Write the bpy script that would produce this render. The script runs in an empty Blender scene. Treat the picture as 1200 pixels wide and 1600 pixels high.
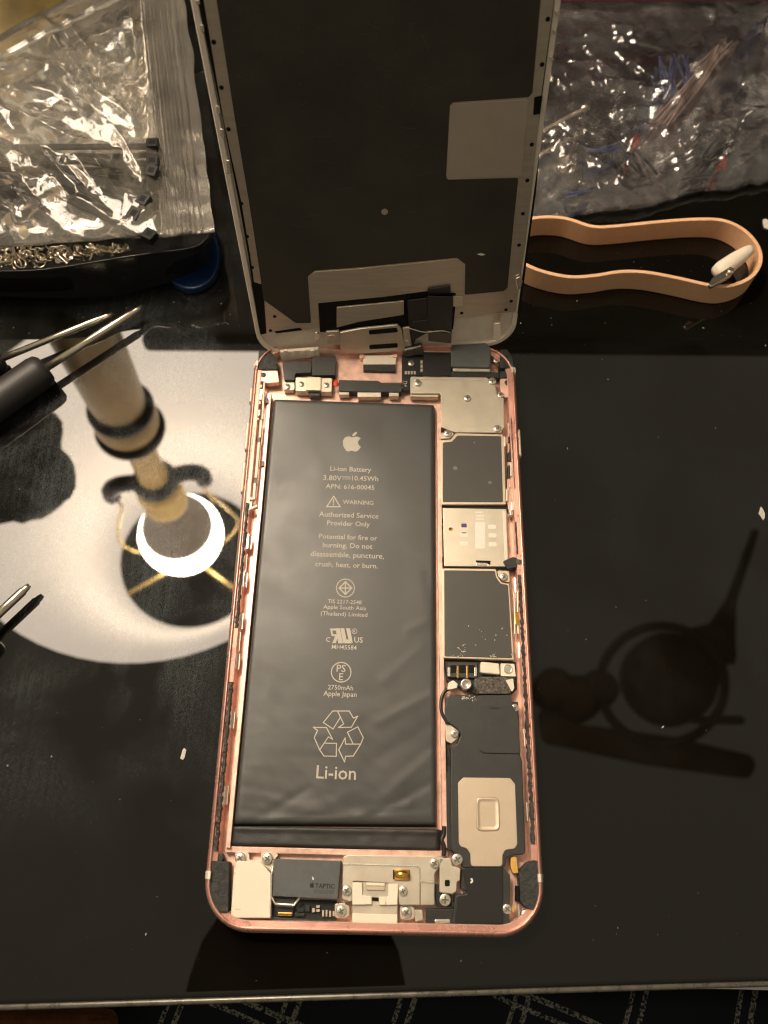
import bpy, bmesh, math, random
from mathutils import Vector, Matrix, noise, Quaternion
random.seed(7)
S = 0.001                     # everything below is written in millimetres
SC = bpy.context.scene
COL = SC.collection

# ------------------------------------------------------------------ camera
CAM = Vector((40.53165, 16.22654, 208.02097))
RW = Matrix(((0.99984792, 0.0172212, 0.00274911), (-0.01691283, 0.91910356, 0.39365288), (0.00425246, -0.39363951, 0.91925505)))
FPX = 1260.0
cd = bpy.data.cameras.new('camera')
cam = bpy.data.objects.new('camera', cd); COL.objects.link(cam)
m4 = RW.transposed().to_4x4(); m4.translation = CAM * S
cam.matrix_world = m4
cd.sensor_fit = 'HORIZONTAL'; cd.sensor_width = 36; cd.lens = 36 * FPX / 1200
cd.clip_start = 0.002; cd.clip_end = 20
cd.dof.use_dof = True; cd.dof.focus_distance = 0.210; cd.dof.aperture_fstop = 22
SC.camera = cam
# ------------------------------------------------------------------ world (dim warm room light), exposure
w = bpy.data.worlds.new('World'); SC.world = w; w.use_nodes = True
nt = w.node_tree; nt.nodes.clear()
tc = nt.nodes.new('ShaderNodeTexCoord'); sx = nt.nodes.new('ShaderNodeSeparateXYZ'); rp = nt.nodes.new('ShaderNodeValToRGB')
bg = nt.nodes.new('ShaderNodeBackground'); wo = nt.nodes.new('ShaderNodeOutputWorld')
nt.links.new(tc.outputs['Generated'], sx.inputs[0]); nt.links.new(sx.outputs['Z'], rp.inputs[0])
rp.color_ramp.elements[0].position = 0.0; rp.color_ramp.elements[0].color = (0.34, 0.27, 0.20, 1)
rp.color_ramp.elements[1].position = 0.85; rp.color_ramp.elements[1].color = (0.94, 0.84, 0.62, 1)
nt.links.new(rp.outputs[0], bg.inputs[0]); bg.inputs[1].default_value = 0.31
nt.links.new(bg.outputs[0], wo.inputs[0])
SC.view_settings.view_transform = 'Standard'; SC.view_settings.look = 'None'
SC.view_settings.exposure = 0.40; SC.view_settings.gamma = 1.0; SC.view_settings.use_curve_mapping = False
SC.render.engine = 'CYCLES'
cy = SC.cycles
cy.filter_width = 1.15; cy.use_denoising = True; cy.transparent_max_bounces = 24; cy.max_bounces = 10; cy.glossy_bounces = 6; cy.diffuse_bounces = 4
cy.caustics_reflective = True; cy.caustics_refractive = False; cy.sample_clamp_indirect = 6; cy.blur_glossy = 0.5
BULB = 300.0
SHADE_GLOW = 8.6

# ------------------------------------------------------------------ where a pixel of the photo lies on a known plane
def ray(u, v):
    return RW.transposed() @ Vector(((u - 600) / FPX, -(v - 800) / FPX, -1))
def P(u, v, z=0.0):
    d = ray(u, v); return CAM + d * ((z - CAM.z) / d.z)
def R(u, v, h):               # the point at height h that the table mirrors at this pixel
    g = P(u, v, 0); k = (CAM.z + h) / CAM.z
    q = CAM + (g - CAM) * k; return Vector((q.x, q.y, h))
DO = Vector((1.33605, 154.61252, 5.76875))
DM = Matrix(((0.998, -0.031, 0.053), (0.059, 0.233, -0.971), (0.018, 0.972, 0.235)))
DS, DT, DN = DM.col[0].normalized(), DM.col[1].normalized(), DM.col[2].normalized()
DIN = DN                      # face of the lifted screen that looks at the camera
def D(u, v, n=0.0):
    d = ray(u, v); o = DO + DIN * n
    return CAM + d * ((o - CAM).dot(DIN) / d.dot(DIN))
def Dl(s, t, n=0.0):
    return DO + DS * s + DT * t + DIN * n
c1 = lambda x, y: (370 + x / 4.8, 500 + y / 4.8)
c2 = lambda x, y: (580 + x / 4.286, 500 + y / 4.286)
c3 = lambda x, y: (660 + x / 6, 660 + y / 6)
c4 = lambda x, y: (660 + x / 6, 860 + y / 6)
c5 = lambda x, y: (660 + x / 5.333, 1060 + y / 5.333)
c6 = lambda x, y: (310 + x / 4.138, 1260 + y / 4.138)
c7 = lambda x, y: (520 + x / 3.4286, 1280 + y / 3.4286)
d6 = lambda x, y: (300 + x / 4, 280 + y / 4)
d7 = lambda x, y: (560 + x / 3.75, 280 + y / 3.75)
cb = lambda x, y: (460 + x / 4.444, 880 + y / 4.444)
k2 = lambda x, y: (340 + x / 5.333, 580 + y / 5.333)
k3 = lambda x, y: (310 + x / 3.333, 860 + y / 3.333)
ident = lambda x, y: (x, y)

# ------------------------------------------------------------------ materials
def nd(t, typ): return t.nodes.new(typ)
def mat(name, col, metal=0.0, rough=0.5, spec=0.5, var=0.0, vscale=400, bump=0.0, bscale=1500, rvar=0.0, coat=0.0, stretch=None):
    m = bpy.data.materials.new(name); m.use_nodes = True
    t = m.node_tree; b = t.nodes['Principled BSDF']
    b.inputs['Base Color'].default_value = (*col, 1); b.inputs['Metallic'].default_value = metal
    b.inputs['Roughness'].default_value = rough; b.inputs['Specular IOR Level'].default_value = spec
    b.inputs['Coat Weight'].default_value = coat; b.inputs['Coat Roughness'].default_value = 0.15
    if var or bump or rvar:
        g = nd(t, 'ShaderNodeNewGeometry'); mp = nd(t, 'ShaderNodeMapping')
        t.links.new(g.outputs['Position'], mp.inputs[0])
        if stretch: mp.inputs['Scale'].default_value = stretch
    if var or rvar:
        n = nd(t, 'ShaderNodeTexNoise'); n.inputs['Scale'].default_value = vscale; n.inputs['Detail'].default_value = 6
        n.inputs['Roughness'].default_value = 0.65
        t.links.new(mp.outputs[0], n.inputs['Vector'])
        if var:
            r = nd(t, 'ShaderNodeValToRGB')
            r.color_ramp.elements[0].position = 0.3; r.color_ramp.elements[1].position = 0.7
            r.color_ramp.elements[0].color = (*[c * (1 - var) for c in col], 1)
            r.color_ramp.elements[1].color = (*[min(1, c * (1 + var)) for c in col], 1)
            t.links.new(n.outputs[0], r.inputs[0]); t.links.new(r.outputs[0], b.inputs['Base Color'])
        if rvar:
            r2 = nd(t, 'ShaderNodeMapRange'); r2.inputs[1].default_value = 0.3; r2.inputs[2].default_value = 0.7
            r2.inputs[3].default_value = max(0.02, rough - rvar); r2.inputs[4].default_value = rough + rvar
            t.links.new(n.outputs[0], r2.inputs[0]); t.links.new(r2.outputs[0], b.inputs['Roughness'])
    if bump:
        n2 = nd(t, 'ShaderNodeTexNoise'); n2.inputs['Scale'].default_value = bscale; n2.inputs['Detail'].default_value = 4
        t.links.new(mp.outputs[0], n2.inputs['Vector'])
        bp = nd(t, 'ShaderNodeBump'); bp.inputs['Strength'].default_value = bump; bp.inputs['Distance'].default_value = 0.0003
        t.links.new(n2.outputs[0], bp.inputs['Height']); t.links.new(bp.outputs[0], b.inputs['Normal'])
    return m

M = {}
M['rose'] = mat('rose_anodised_metal', (0.82, 0.52, 0.42), 0.40, 0.36, var=0.22, vscale=320, bump=0.08, bscale=2500, rvar=0.08)
M['rose_rim'] = mat('rose_polished_rim', (0.68, 0.36, 0.29), 0.60, 0.30, var=0.12, vscale=120, rvar=0.08)
M['silver'] = mat('nickel_silver', (0.60, 0.53, 0.43), 0.72, 0.42, var=0.06, vscale=300, bump=0.05, bscale=3000, rvar=0.06)
M['silver_b'] = mat('bright_steel', (0.78, 0.72, 0.62), 0.85, 0.27, var=0.1, vscale=500)
M['gold_p'] = mat('champagne_steel', (0.62, 0.50, 0.38), 0.6, 0.45, var=0.04, vscale=200, bump=0.08, bscale=4000)
M['lcd'] = mat('brushed_shield_steel', (0.50, 0.44, 0.35), 0.7, 0.38, var=0.10, vscale=120, stretch=(1, 8, 8), rvar=0.08)
M['lcd_light'] = mat('matte_steel_window', (0.46, 0.40, 0.33), 0.5, 0.5, var=0.05, vscale=200)
M['sheet'] = mat('graphite_sheet', (0.030, 0.027, 0.018), 0.0, 0.48, 0.5, var=0.25, vscale=60, bump=0.25, bscale=500, rvar=0.1)
M['battery'] = mat('battery_film', (0.047, 0.047, 0.045), 0.0, 0.42, 0.55, var=0.10, vscale=90, bump=0.06, bscale=700, rvar=0.08)
M['print'] = mat('grey_print', (0.46, 0.42, 0.36), 0, 0.6, 0.3)
M['print_dark'] = mat('dark_print', (0.012, 0.012, 0.014), 0, 0.6, 0.3)
M['blackp'] = mat('black_plastic', (0.020, 0.020, 0.019), 0, 0.42, 0.5, var=0.2, vscale=200, bump=0.1, bscale=2500)
M['speaker'] = mat('grey_black_moulding', (0.024, 0.024, 0.023), 0, 0.48, 0.5, var=0.2, vscale=260, bump=0.15, bscale=3000)
M['flex'] = mat('black_flex', (0.014, 0.013, 0.012), 0, 0.36, 0.5)
M['foam'] = mat('black_foam_with_lint', (0.03, 0.031, 0.03), 0, 0.7, 0.4, var=0.8, vscale=900, bump=1.0, bscale=1800)
M['fuzz'] = mat('grey_fuzzy_foam', (0.10, 0.09, 0.075), 0, 0.9, 0.2, var=0.8, vscale=1600, bump=1.0, bscale=2200)
M['adhes'] = mat('black_adhesive', (0.035, 0.03, 0.027), 0, 0.35, 0.6, var=0.9, vscale=2600, bump=1.0, bscale=3500)
M['sticker'] = mat('dark_grey_sticker', (0.052, 0.049, 0.044), 0.0, 0.5, 0.5, var=0.06, vscale=120, bump=0.05, bscale=1500)
M['taptic'] = mat('slate_grey_case', (0.082, 0.086, 0.088), 0.1, 0.5, 0.5, var=0.12, vscale=350, bump=0.05)
M['white'] = mat('cream_plastic', (0.78, 0.68, 0.56), 0, 0.5, 0.4, var=0.03, vscale=150)
M['bezel'] = mat('beige_white_frame', (0.72, 0.64, 0.54), 0, 0.48, 0.4, var=0.10, vscale=220, bump=0.1, bscale=1200)
M['pcb'] = mat('black_circuit_board', (0.014, 0.015, 0.014), 0, 0.35, 0.5, var=0.4, vscale=900)
M['chip'] = mat('ceramic_chip', (0.55, 0.46, 0.36), 0.3, 0.4)
M['brass'] = mat('brass', (0.85, 0.48, 0.12), 0.95, 0.22)
M['amber'] = mat('amber_film', (0.62, 0.36, 0.09), 0.1, 0.35)
M['red'] = mat('red_dot', (0.75, 0.06, 0.025), 0, 0.45)
M['purple'] = mat('purple_ink', (0.06, 0.025, 0.17), 0, 0.6)
M['oval'] = mat('white_paint', (0.80, 0.74, 0.66), 0, 0.55, var=0.05, vscale=900)
M['hole'] = mat('dark_hole', (0.006, 0.005, 0.004), 0, 0.7, 0.2)
M['greyflex'] = mat('flex_painted_shine', (0.09, 0.075, 0.06), 0.2, 0.35)  # paler than the black flex: its shine is put into the colour
M['lint'] = mat('pale_lint', (0.50, 0.47, 0.42), 0, 0.8)
M['band'] = mat('beige_elastic', (0.72, 0.42, 0.24), 0, 0.55, 0.4, var=0.06, vscale=700, bump=0.1, bscale=2500)
M['handle'] = mat('black_rubber', (0.016, 0.015, 0.014), 0, 0.5, 0.5, var=0.2, vscale=300, bump=0.1, bscale=2000)
M['steel'] = mat('tool_steel', (0.72, 0.64, 0.52), 0.95, 0.2, var=0.1, vscale=300)
M['tray'] = mat('black_tray_plastic', (0.010, 0.010, 0.010), 0, 0.2, 0.5, var=0.2, vscale=200)
M['blue'] = mat('blue_plastic', (0.004, 0.022, 0.085), 0, 0.3, 0.5)
M['tie'] = mat('black_nylon', (0.010, 0.010, 0.011), 0, 0.5, 0.25)
M['magenta'] = mat('magenta_card', (0.11, 0.008, 0.03), 0, 0.5)
M['pole'] = mat('antique_cream_paint', (0.95, 0.62, 0.22), 0.1, 0.35, var=0.12, vscale=40)
M['dkmetal'] = mat('dark_bronze', (0.05, 0.05, 0.055), 0.5, 0.4)
M['socket'] = mat('aged_brass', (0.55, 0.40, 0.16), 0.8, 0.35)
M['bulbbase'] = mat('grey_bulb_collar', (0.26, 0.23, 0.20), 0, 0.5)
M['black'] = mat('matt_black', (0.010, 0.009, 0.008), 0, 0.6, 0.3)

def emis(name, col, s):
    m = bpy.data.materials.new(name); m.use_nodes = True; t = m.node_tree; t.nodes.clear()
    e = nd(t, 'ShaderNodeEmission'); o = nd(t, 'ShaderNodeOutputMaterial')
    e.inputs[0].default_value = (*col, 1); e.inputs[1].default_value = s; t.links.new(e.outputs[0], o.inputs[0]); return m
M['bulb'] = emis('glowing_bulb', (1.0, 0.86, 0.66), BULB)

def shade_mat():
    m = bpy.data.materials.new('lamp_shade_fabric'); m.use_nodes = True; t = m.node_tree; t.nodes.clear()
    d = nd(t, 'ShaderNodeBsdfDiffuse'); tr = nd(t, 'ShaderNodeBsdfTranslucent'); mx = nd(t, 'ShaderNodeMixShader'); o = nd(t, 'ShaderNodeOutputMaterial')
    d.inputs[0].default_value = (0.20, 0.18, 0.16, 1); tr.inputs[0].default_value = (0.7, 0.6, 0.5, 1); mx.inputs[0].default_value = 0.15
    t.links.new(d.outputs[0], mx.inputs[1]); t.links.new(tr.outputs[0], mx.inputs[2]); 
    em = nd(t, 'ShaderNodeEmission'); em.inputs[0].default_value = (1.0, 0.85, 0.68, 1); em.inputs[1].default_value = SHADE_GLOW   # even glow put into the fabric in place of bulb light
    ad = nd(t, 'ShaderNodeAddShader'); t.links.new(mx.outputs[0], ad.inputs[0]); t.links.new(em.outputs[0], ad.inputs[1])
    t.links.new(ad.outputs[0], o.inputs[0]); return m
M['shade'] = shade_mat()

def film(name, haze, hcol, gl, rough, bscale, bstr, tint=(0.96, 0.95, 0.93)):
    m = bpy.data.materials.new(name); m.use_nodes = True; t = m.node_tree; t.nodes.clear()
    o = nd(t, 'ShaderNodeOutputMaterial'); tr = nd(t, 'ShaderNodeBsdfTransparent'); g = nd(t, 'ShaderNodeBsdfGlossy')
    df = nd(t, 'ShaderNodeBsdfDiffuse'); tl = nd(t, 'ShaderNodeBsdfTranslucent')
    tr.inputs[0].default_value = (*tint, 1); g.inputs['Roughness'].default_value = rough; g.inputs[0].default_value = (1, 1, 1, 1)
    df.inputs[0].default_value = (*hcol, 1); tl.inputs[0].default_value = (*hcol, 1)
    geo = nd(t, 'ShaderNodeNewGeometry'); n = nd(t, 'ShaderNodeTexNoise'); n.inputs['Scale'].default_value = bscale; n.inputs['Detail'].default_value = 5
    n.inputs['Distortion'].default_value = 1.2
    bp = nd(t, 'ShaderNodeBump'); bp.inputs['Strength'].default_value = bstr; bp.inputs['Distance'].default_value = 0.002
    t.links.new(geo.outputs['Position'], n.inputs['Vector']); t.links.new(n.outputs[0], bp.inputs['Height'])
    t.links.new(bp.outputs[0], g.inputs['Normal'])
    fr = nd(t, 'ShaderNodeFresnel'); fr.inputs[0].default_value = 1.5; t.links.new(bp.outputs[0], fr.inputs['Normal'])
    ml = nd(t, 'ShaderNodeMath'); ml.operation = 'MULTIPLY'; ml.inputs[1].default_value = gl; ml.use_clamp = True
    t.links.new(fr.outputs[0], ml.inputs[0])
    n2 = nd(t, 'ShaderNodeTexNoise'); n2.inputs['Scale'].default_value = 45; n2.inputs['Detail'].default_value = 5
    t.links.new(geo.outputs['Position'], n2.inputs['Vector'])
    mr = nd(t, 'ShaderNodeMapRange'); mr.inputs[1].default_value = 0.35; mr.inputs[2].default_value = 0.7
    mr.inputs[3].default_value = haze * 0.35; mr.inputs[4].default_value = haze * 1.6
    t.links.new(n2.outputs[0], mr.inputs[0])
    mh = nd(t, 'ShaderNodeMixShader'); mh.inputs[0].default_value = 0.5
    t.links.new(df.outputs[0], mh.inputs[1]); t.links.new(tl.outputs[0], mh.inputs[2])
    ma = nd(t, 'ShaderNodeMixShader'); t.links.new(mr.outputs[0], ma.inputs[0]); t.links.new(tr.outputs[0], ma.inputs[1]); t.links.new(mh.outputs[0], ma.inputs[2])
    mb = nd(t, 'ShaderNodeMixShader'); t.links.new(ml.outputs[0], mb.inputs[0]); t.links.new(ma.outputs[0], mb.inputs[1]); t.links.new(g.outputs[0], mb.inputs[2])
    t.links.new(mb.outputs[0], o.inputs[0]); return m
M['zipfilm'] = film('clear_zip_bag_film', 0.15, (0.85, 0.77, 0.64), 1.7, 0.10, 60, 0.07)
M['cling'] = film('thin_clear_plastic', 0.062, (0.64, 0.57, 0.60), 2.1, 0.08, 120, 0.22)

def table_mat():
    m = bpy.data.materials.new('smudged_black_glass'); m.use_nodes = True; t = m.node_tree; b = t.nodes['Principled BSDF']
    b.inputs['Roughness'].default_value = 0.012; b.inputs['IOR'].default_value = 1.52
    g = nd(t, 'ShaderNodeNewGeometry'); sp = nd(t, 'ShaderNodeSeparateXYZ'); t.links.new(g.outputs['Position'], sp.inputs[0])
    def noise_(scale, det, lo, hi, sc=None, rot=0, dist=0.0):
        mp = nd(t, 'ShaderNodeMapping'); t.links.new(g.outputs['Position'], mp.inputs[0])
        if sc: mp.inputs['Scale'].default_value = sc
        mp.inputs['Rotation'].default_value = (0, 0, rot)
        n = nd(t, 'ShaderNodeTexNoise'); n.inputs['Scale'].default_value = scale; n.inputs['Detail'].default_value = det
        n.inputs['Distortion'].default_value = dist
        t.links.new(mp.outputs[0], n.inputs['Vector'])
        r = nd(t, 'ShaderNodeMapRange'); r.inputs[1].default_value = lo; r.inputs[2].default_value = hi
        t.links.new(n.outputs[0], r.inputs[0]); return r.outputs[0]
    def mul(a, c):
        x = nd(t, 'ShaderNodeMath'); x.operation = 'MULTIPLY'
        for i, k in enumerate((a, c)):
            if isinstance(k, (int, float)): x.inputs[i].default_value = k
            else: t.links.new(k, x.inputs[i])
        return x.outputs[0]
    def add(a, c):
        x = nd(t, 'ShaderNodeMath'); x.operation = 'ADD'
        for i, k in enumerate((a, c)):
            if isinstance(k, (int, float)): x.inputs[i].default_value = k
            else: t.links.new(k, x.inputs[i])
        return x.outputs[0]
    patch = noise_(34, 3, 0.42, 0.60, dist=0.6)
    fine = noise_(2300, 5, 0.47, 0.70, sc=(1, 0.6, 1), rot=0.7, dist=3.5)
    fine2 = noise_(3000, 4, 0.48, 0.72, sc=(1, 0.55, 1), rot=-0.5, dist=3.0)
    streak = noise_(700, 4, 0.42, 0.75, sc=(1, 0.05, 1), rot=0.15, dist=0.4)
    left = nd(t, 'ShaderNodeMapRange'); left.inputs[1].default_value = 0.06; left.inputs[2].default_value = -0.01
    left.inputs[3].default_value = 0.10; left.inputs[4].default_value = 1.0; t.links.new(sp.outputs['X'], left.inputs[0])
    low = nd(t, 'ShaderNodeMapRange'); low.inputs[1].default_value = 0.015; low.inputs[2].default_value = 0.075
    low.inputs[3].default_value = 0.05; low.inputs[4].default_value = 1.0; t.links.new(sp.outputs['Y'], low.inputs[0])
    tex = mul(add(fine, mul(fine2, 0.7)), add(mul(patch, 0.9), 0.05))
    tex = add(tex, mul(streak, mul(patch, 0.22)))
    far = nd(t, 'ShaderNodeMapRange'); far.inputs[1].default_value = 0.145; far.inputs[2].default_value = 0.175
    far.inputs[3].default_value = 1.0; far.inputs[4].default_value = 0.3; t.links.new(sp.outputs['Y'], far.inputs[0])
    tex = mul(tex, mul(mul(left.outputs[0], far.outputs[0]), low.outputs[0]))
    mx = nd(t, 'ShaderNodeMix'); mx.data_type = 'RGBA'
    mx.inputs[6].default_value = (0.0035, 0.0028, 0.0018, 1); mx.inputs[7].default_value = (0.075, 0.085, 0.088, 1)
    t.links.new(tex, mx.inputs[0]); t.links.new(mx.outputs[2], b.inputs['Base Color'])
    return m
M['table'] = table_mat()

def plaid_mat():
    m = bpy.data.materials.new('dark_plaid_flannel'); m.use_nodes = True; t = m.node_tree; b = t.nodes['Principled BSDF']
    b.inputs['Roughness'].default_value = 0.95; b.inputs['Specular IOR Level'].default_value = 0.1
    tc = nd(t, 'ShaderNodeTexCoord'); mp = nd(t, 'ShaderNodeMapping'); mp.inputs['Rotation'].default_value = (0, 0, 0.35)
    t.links.new(tc.outputs['Object'], mp.inputs[0])
    sp = nd(t, 'ShaderNodeSeparateXYZ'); t.links.new(mp.outputs[0], sp.inputs[0])
    def lines(sock, period, off, wd):
        a = nd(t, 'ShaderNodeMath'); a.operation = 'ADD'; a.inputs[1].default_value = off + 10 * period; t.links.new(sock, a.inputs[0])
        f = nd(t, 'ShaderNodeMath'); f.operation = 'MODULO'; f.inputs[1].default_value = period; t.links.new(a.outputs[0], f.inputs[0])
        l = nd(t, 'ShaderNodeMath'); l.operation = 'LESS_THAN'; l.inputs[1].default_value = wd; t.links.new(f.outputs[0], l.inputs[0])
        return l.outputs[0]
    def mxm(a, c):
        x = nd(t, 'ShaderNodeMath'); x.operation = 'MAXIMUM'; t.links.new(a, x.inputs[0]); t.links.new(c, x.inputs[1]); return x.outputs[0]
    l = mxm(mxm(lines(sp.outputs['X'], .028, 0, .0014), lines(sp.outputs['X'], .028, .0032, .0012)), mxm(lines(sp.outputs['Y'], .028, 0, .0014), lines(sp.outputs['Y'], .028, .0032, .0012)))
    wv = nd(t, 'ShaderNodeTexNoise'); wv.inputs['Scale'].default_value = 1400; t.links.new(tc.outputs['Object'], wv.inputs['Vector'])
    r = nd(t, 'ShaderNodeMapRange'); r.inputs[1].default_value = 0.4; r.inputs[2].default_value = 0.6; t.links.new(wv.outputs[0], r.inputs[0])
    ml = nd(t, 'ShaderNodeMath'); ml.operation = 'MULTIPLY'; t.links.new(l, ml.inputs[0]); t.links.new(r.outputs[0], ml.inputs[1])
    mx = nd(t, 'ShaderNodeMix'); mx.data_type = 'RGBA'; mx.inputs[6].default_value = (0.010, 0.013, 0.016, 1); mx.inputs[7].default_value = (0.20, 0.19, 0.16, 1)
    t.links.new(ml.outputs[0], mx.inputs[0]); t.links.new(mx.outputs[2], b.inputs['Base Color']); return m
M['plaid'] = plaid_mat()

# ------------------------------------------------------------------ object helpers
WPOS = {}
def tag(o, label=None, cat=None, group=None, kind=None):
    if label: o['label'] = label
    if cat: o['category'] = cat
    if group: o['group'] = group
    if kind: o['kind'] = kind
    return o
def empty(name, loc, label=None, cat=None, group=None):
    o = bpy.data.objects.new(name, None); COL.objects.link(o); o.location = Vector(loc) * S
    o.empty_display_size = 0.01; WPOS[o.name] = Vector(loc); return tag(o, label, cat, group)
def obj(name, bm, mats, parent=None, bevel=0.0, smooth=False, seg=2, origin=None):
    """bm is in world millimetres"""
    bmesh.ops.recalc_face_normals(bm, faces=bm.faces[:])
    if origin is None:
        lo = Vector([min(v.co[i] for v in bm.verts) for i in range(3)]); hi = Vector([max(v.co[i] for v in bm.verts) for i in range(3)])
        origin = (lo + hi) / 2; origin.z = lo.z
    bmesh.ops.translate(bm, verts=bm.verts[:], vec=-origin); bmesh.ops.scale(bm, vec=(S, S, S), verts=bm.verts[:])
    me = bpy.data.meshes.new(name); bm.to_mesh(me); bm.free()
    for m in (mats if isinstance(mats, (list, tuple)) else [mats]): me.materials.append(M[m] if isinstance(m, str) else m)
    if smooth:
        for p in me.polygons: p.use_smooth = True
    o = bpy.data.objects.new(name, me); COL.objects.link(o)
    base = WPOS[parent.name] if parent else Vector((0, 0, 0))
    o.parent = parent; o.location = (origin - base) * S; WPOS[o.name] = origin.copy()
    if bevel:
        b = o.modifiers.new('bevel', 'BEVEL'); b.width = bevel * S; b.segments = seg; b.limit_method = 'ANGLE'; b.angle_limit = 0.6
    return o
def dup(o, parent, world):
    c = o.copy(); COL.objects.link(c); c.parent = parent
    c.location = (Vector(world) - (WPOS[parent.name] if parent else Vector())) * S; WPOS[c.name] = Vector(world); return c

def fillet(pts, r, n=5):
    """round the corners of a closed polygon (Vectors); r one radius or one per corner"""
    out = []; N = len(pts)
    for i, p in enumerate(pts):
        rr = r[i] if isinstance(r, (list, tuple)) else r
        a, c = pts[i - 1], pts[(i + 1) % N]
        va, vc = (a - p), (c - p); la, lc = va.length, vc.length
        if rr <= 0 or la < 1e-6 or lc < 1e-6: out.append(p); continue
        va /= la; vc /= lc
        ang = va.angle(vc, math.pi)
        if ang > 3.05: out.append(p); continue
        tl = min(rr / math.tan(ang / 2), la * 0.48, lc * 0.48)
        p0, p1 = p + va * tl, p + vc * tl
        for k in range(n + 1):
            s = k / n; out.append(p0 * (1 - s) ** 2 + p * 2 * s * (1 - s) + p1 * s * s)
    return out
def prism_bm(top, depth, bm=None, mi=0, holes=None):
    """top: list of Vectors (planar loop); depth: Vector from the top to the bottom"""
    bm = bm or bmesh.new()
    t = [bm.verts.new(p) for p in top]; b = [bm.verts.new(p + depth) for p in top]
    fs = [bm.faces.new(t), bm.faces.new(b[::-1])]
    n = len(t)
    for i in range(n): fs.append(bm.faces.new((t[i], b[i], b[(i + 1) % n], t[(i + 1) % n])))
    for f in fs: f.material_index = mi
    return bm
def zloop(pts, z, conv=ident, r=0.0):
    return fillet([P(*conv(*p), z) for p in pts], r)
def slab(name, pts, z1, h, m, parent, conv=ident, r=0.3, bevel=0.12):
    return obj(name, prism_bm(zloop(pts, z1, conv, r), Vector((0, 0, -h))), m, parent, bevel)
def add_slab(bm, pts, z1, h, conv=ident, r=0.0, mi=0):
    return prism_bm(zloop(pts, z1, conv, r), Vector((0, 0, -h)), bm, mi)
def rect(x0, y0, x1, y1): return [(x0, y0), (x1, y0), (x1, y1), (x0, y1)]
def dloop(pts, n, conv=ident, r=0.0): return fillet([D(*conv(*p), n) for p in pts], r)
def dslab(name, pts, n1, h, m, parent, conv=ident, r=0.3, bevel=0.1):
    return obj(name, prism_bm(dloop(pts, n1, conv, r), -DIN * h), m, parent, bevel)
def tube_bm(path, rad, sides=8, bm=None, caps=True, mi=0):
    bm = bm or bmesh.new(); rings = []
    for i, p in enumerate(path):
        a = path[max(0, i - 1)]; c = path[min(len(path) - 1, i + 1)]
        d = (c - a).normalized(); up = Vector((0, 0, 1)) if abs(d.z) < 0.95 else Vector((1, 0, 0))
        x = d.cross(up).normalized(); y = x.cross(d)
        rr = rad[i] if isinstance(rad, (list, tuple)) else rad
        rings.append([bm.verts.new(p + (x * math.cos(k * math.tau / sides) + y * math.sin(k * math.tau / sides)) * rr) for k in range(sides)])
    for a, c in zip(rings, rings[1:]):
        for k in range(sides):
            f = bm.faces.new((a[k], a[(k + 1) % sides], c[(k + 1) % sides], c[k])); f.material_index = mi; f.smooth = True
    if caps:
        for rg in (rings[0][::-1], rings[-1]): bm.faces.new(rg).material_index = mi
    return bm
def spline(pts, n=8):
    out = []; q = [pts[0]] + list(pts) + [pts[-1]]
    for i in range(1, len(q) - 2):
        for k in range(n):
            t = k / n; a, b, c, d = q[i - 1], q[i], q[i + 1], q[i + 2]
            out.append(0.5 * ((2 * b) + (c - a) * t + (2 * a - 5 * b + 4 * c - d) * t * t + (3 * b - a - 3 * c + d) * t ** 3))
    out.append(q[-2]); return out
def lathe_bm(prof, c, axis=Vector((0, 0, 1)), n=32, bm=None, mi=0, closed=True):
    """prof: (radius, height along the axis)"""
    bm = bm or bmesh.new(); q = Vector((0, 0, 1)).rotation_difference(axis.normalized()); rings = []
    for r, h in prof:
        rings.append([bm.verts.new(c + q @ Vector((r * math.cos(k * math.tau / n), r * math.sin(k * math.tau / n), h))) for k in range(n)])
    for a, b in zip(rings, rings[1:]):
        for k in range(n):
            f = bm.faces.new((a[k], a[(k + 1) % n], b[(k + 1) % n], b[k])); f.material_index = mi; f.smooth = True
    if closed:
        for rg in (rings[0][::-1], rings[-1]):
            bm.faces.new(rg).material_index = mi
    return bm

# ------------------------------------------------------------------ setting: table, cloth under its edge
e0, e1 = P(0, 1572), P(1200, 1535)
ed = (e1 - e0).normalized(); en = Vector((-ed.y, ed.x, 0))
tb = [e0 - ed * 500, e1 + ed * 500, e1 + ed * 500 + en * 800, e0 - ed * 500 + en * 800]
o = obj('tabletop', prism_bm([Vector((p.x, p.y, 0)) for p in tb], Vector((0, 0, -6))), 'table', None, 1.6, seg=5)
for p in o.data.polygons: p.use_smooth = False
tag(o, kind='structure')

M['glint'] = mat('edge_glint_metal', (0.12, 0.11, 0.09), 0.5, 0.30, var=.3, vscale=300, rvar=.1)
a_ = e0 - ed * 480 - en * .35; b_ = e1 + ed * 480 - en * .35
obj('edge_glint', tube_bm([Vector((a_.x, a_.y, -1.6)), Vector((b_.x, b_.y, -1.1))], 0.7, 14), 'glint', o)  # added bar imitates the highlight along the glass edge
bm = bmesh.new(); nx, ny = 120, 24; g = []
for j in range(ny + 1):
    row = []
    for i in range(nx + 1):
        x = -150 + 420 * i / nx; y = 5 - 110 * j / ny
        z = -38 + 9 * noise.noise(Vector((x * .02, y * .03, 1))) + 4 * noise.noise(Vector((x * .06, y * .05, 5)))
        row.append(bm.verts.new((x, y + (e0.y - 4), z)))
    g.append(row)
for j in range(ny):
    for i in range(nx): bm.faces.new((g[j][i], g[j][i + 1], g[j + 1][i + 1], g[j + 1][i]))
o = obj('plaid_cloth', bm, 'plaid', None, smooth=True)
sm = o.modifiers.new('thickness', 'SOLIDIFY'); sm.thickness = 0.0015
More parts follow.
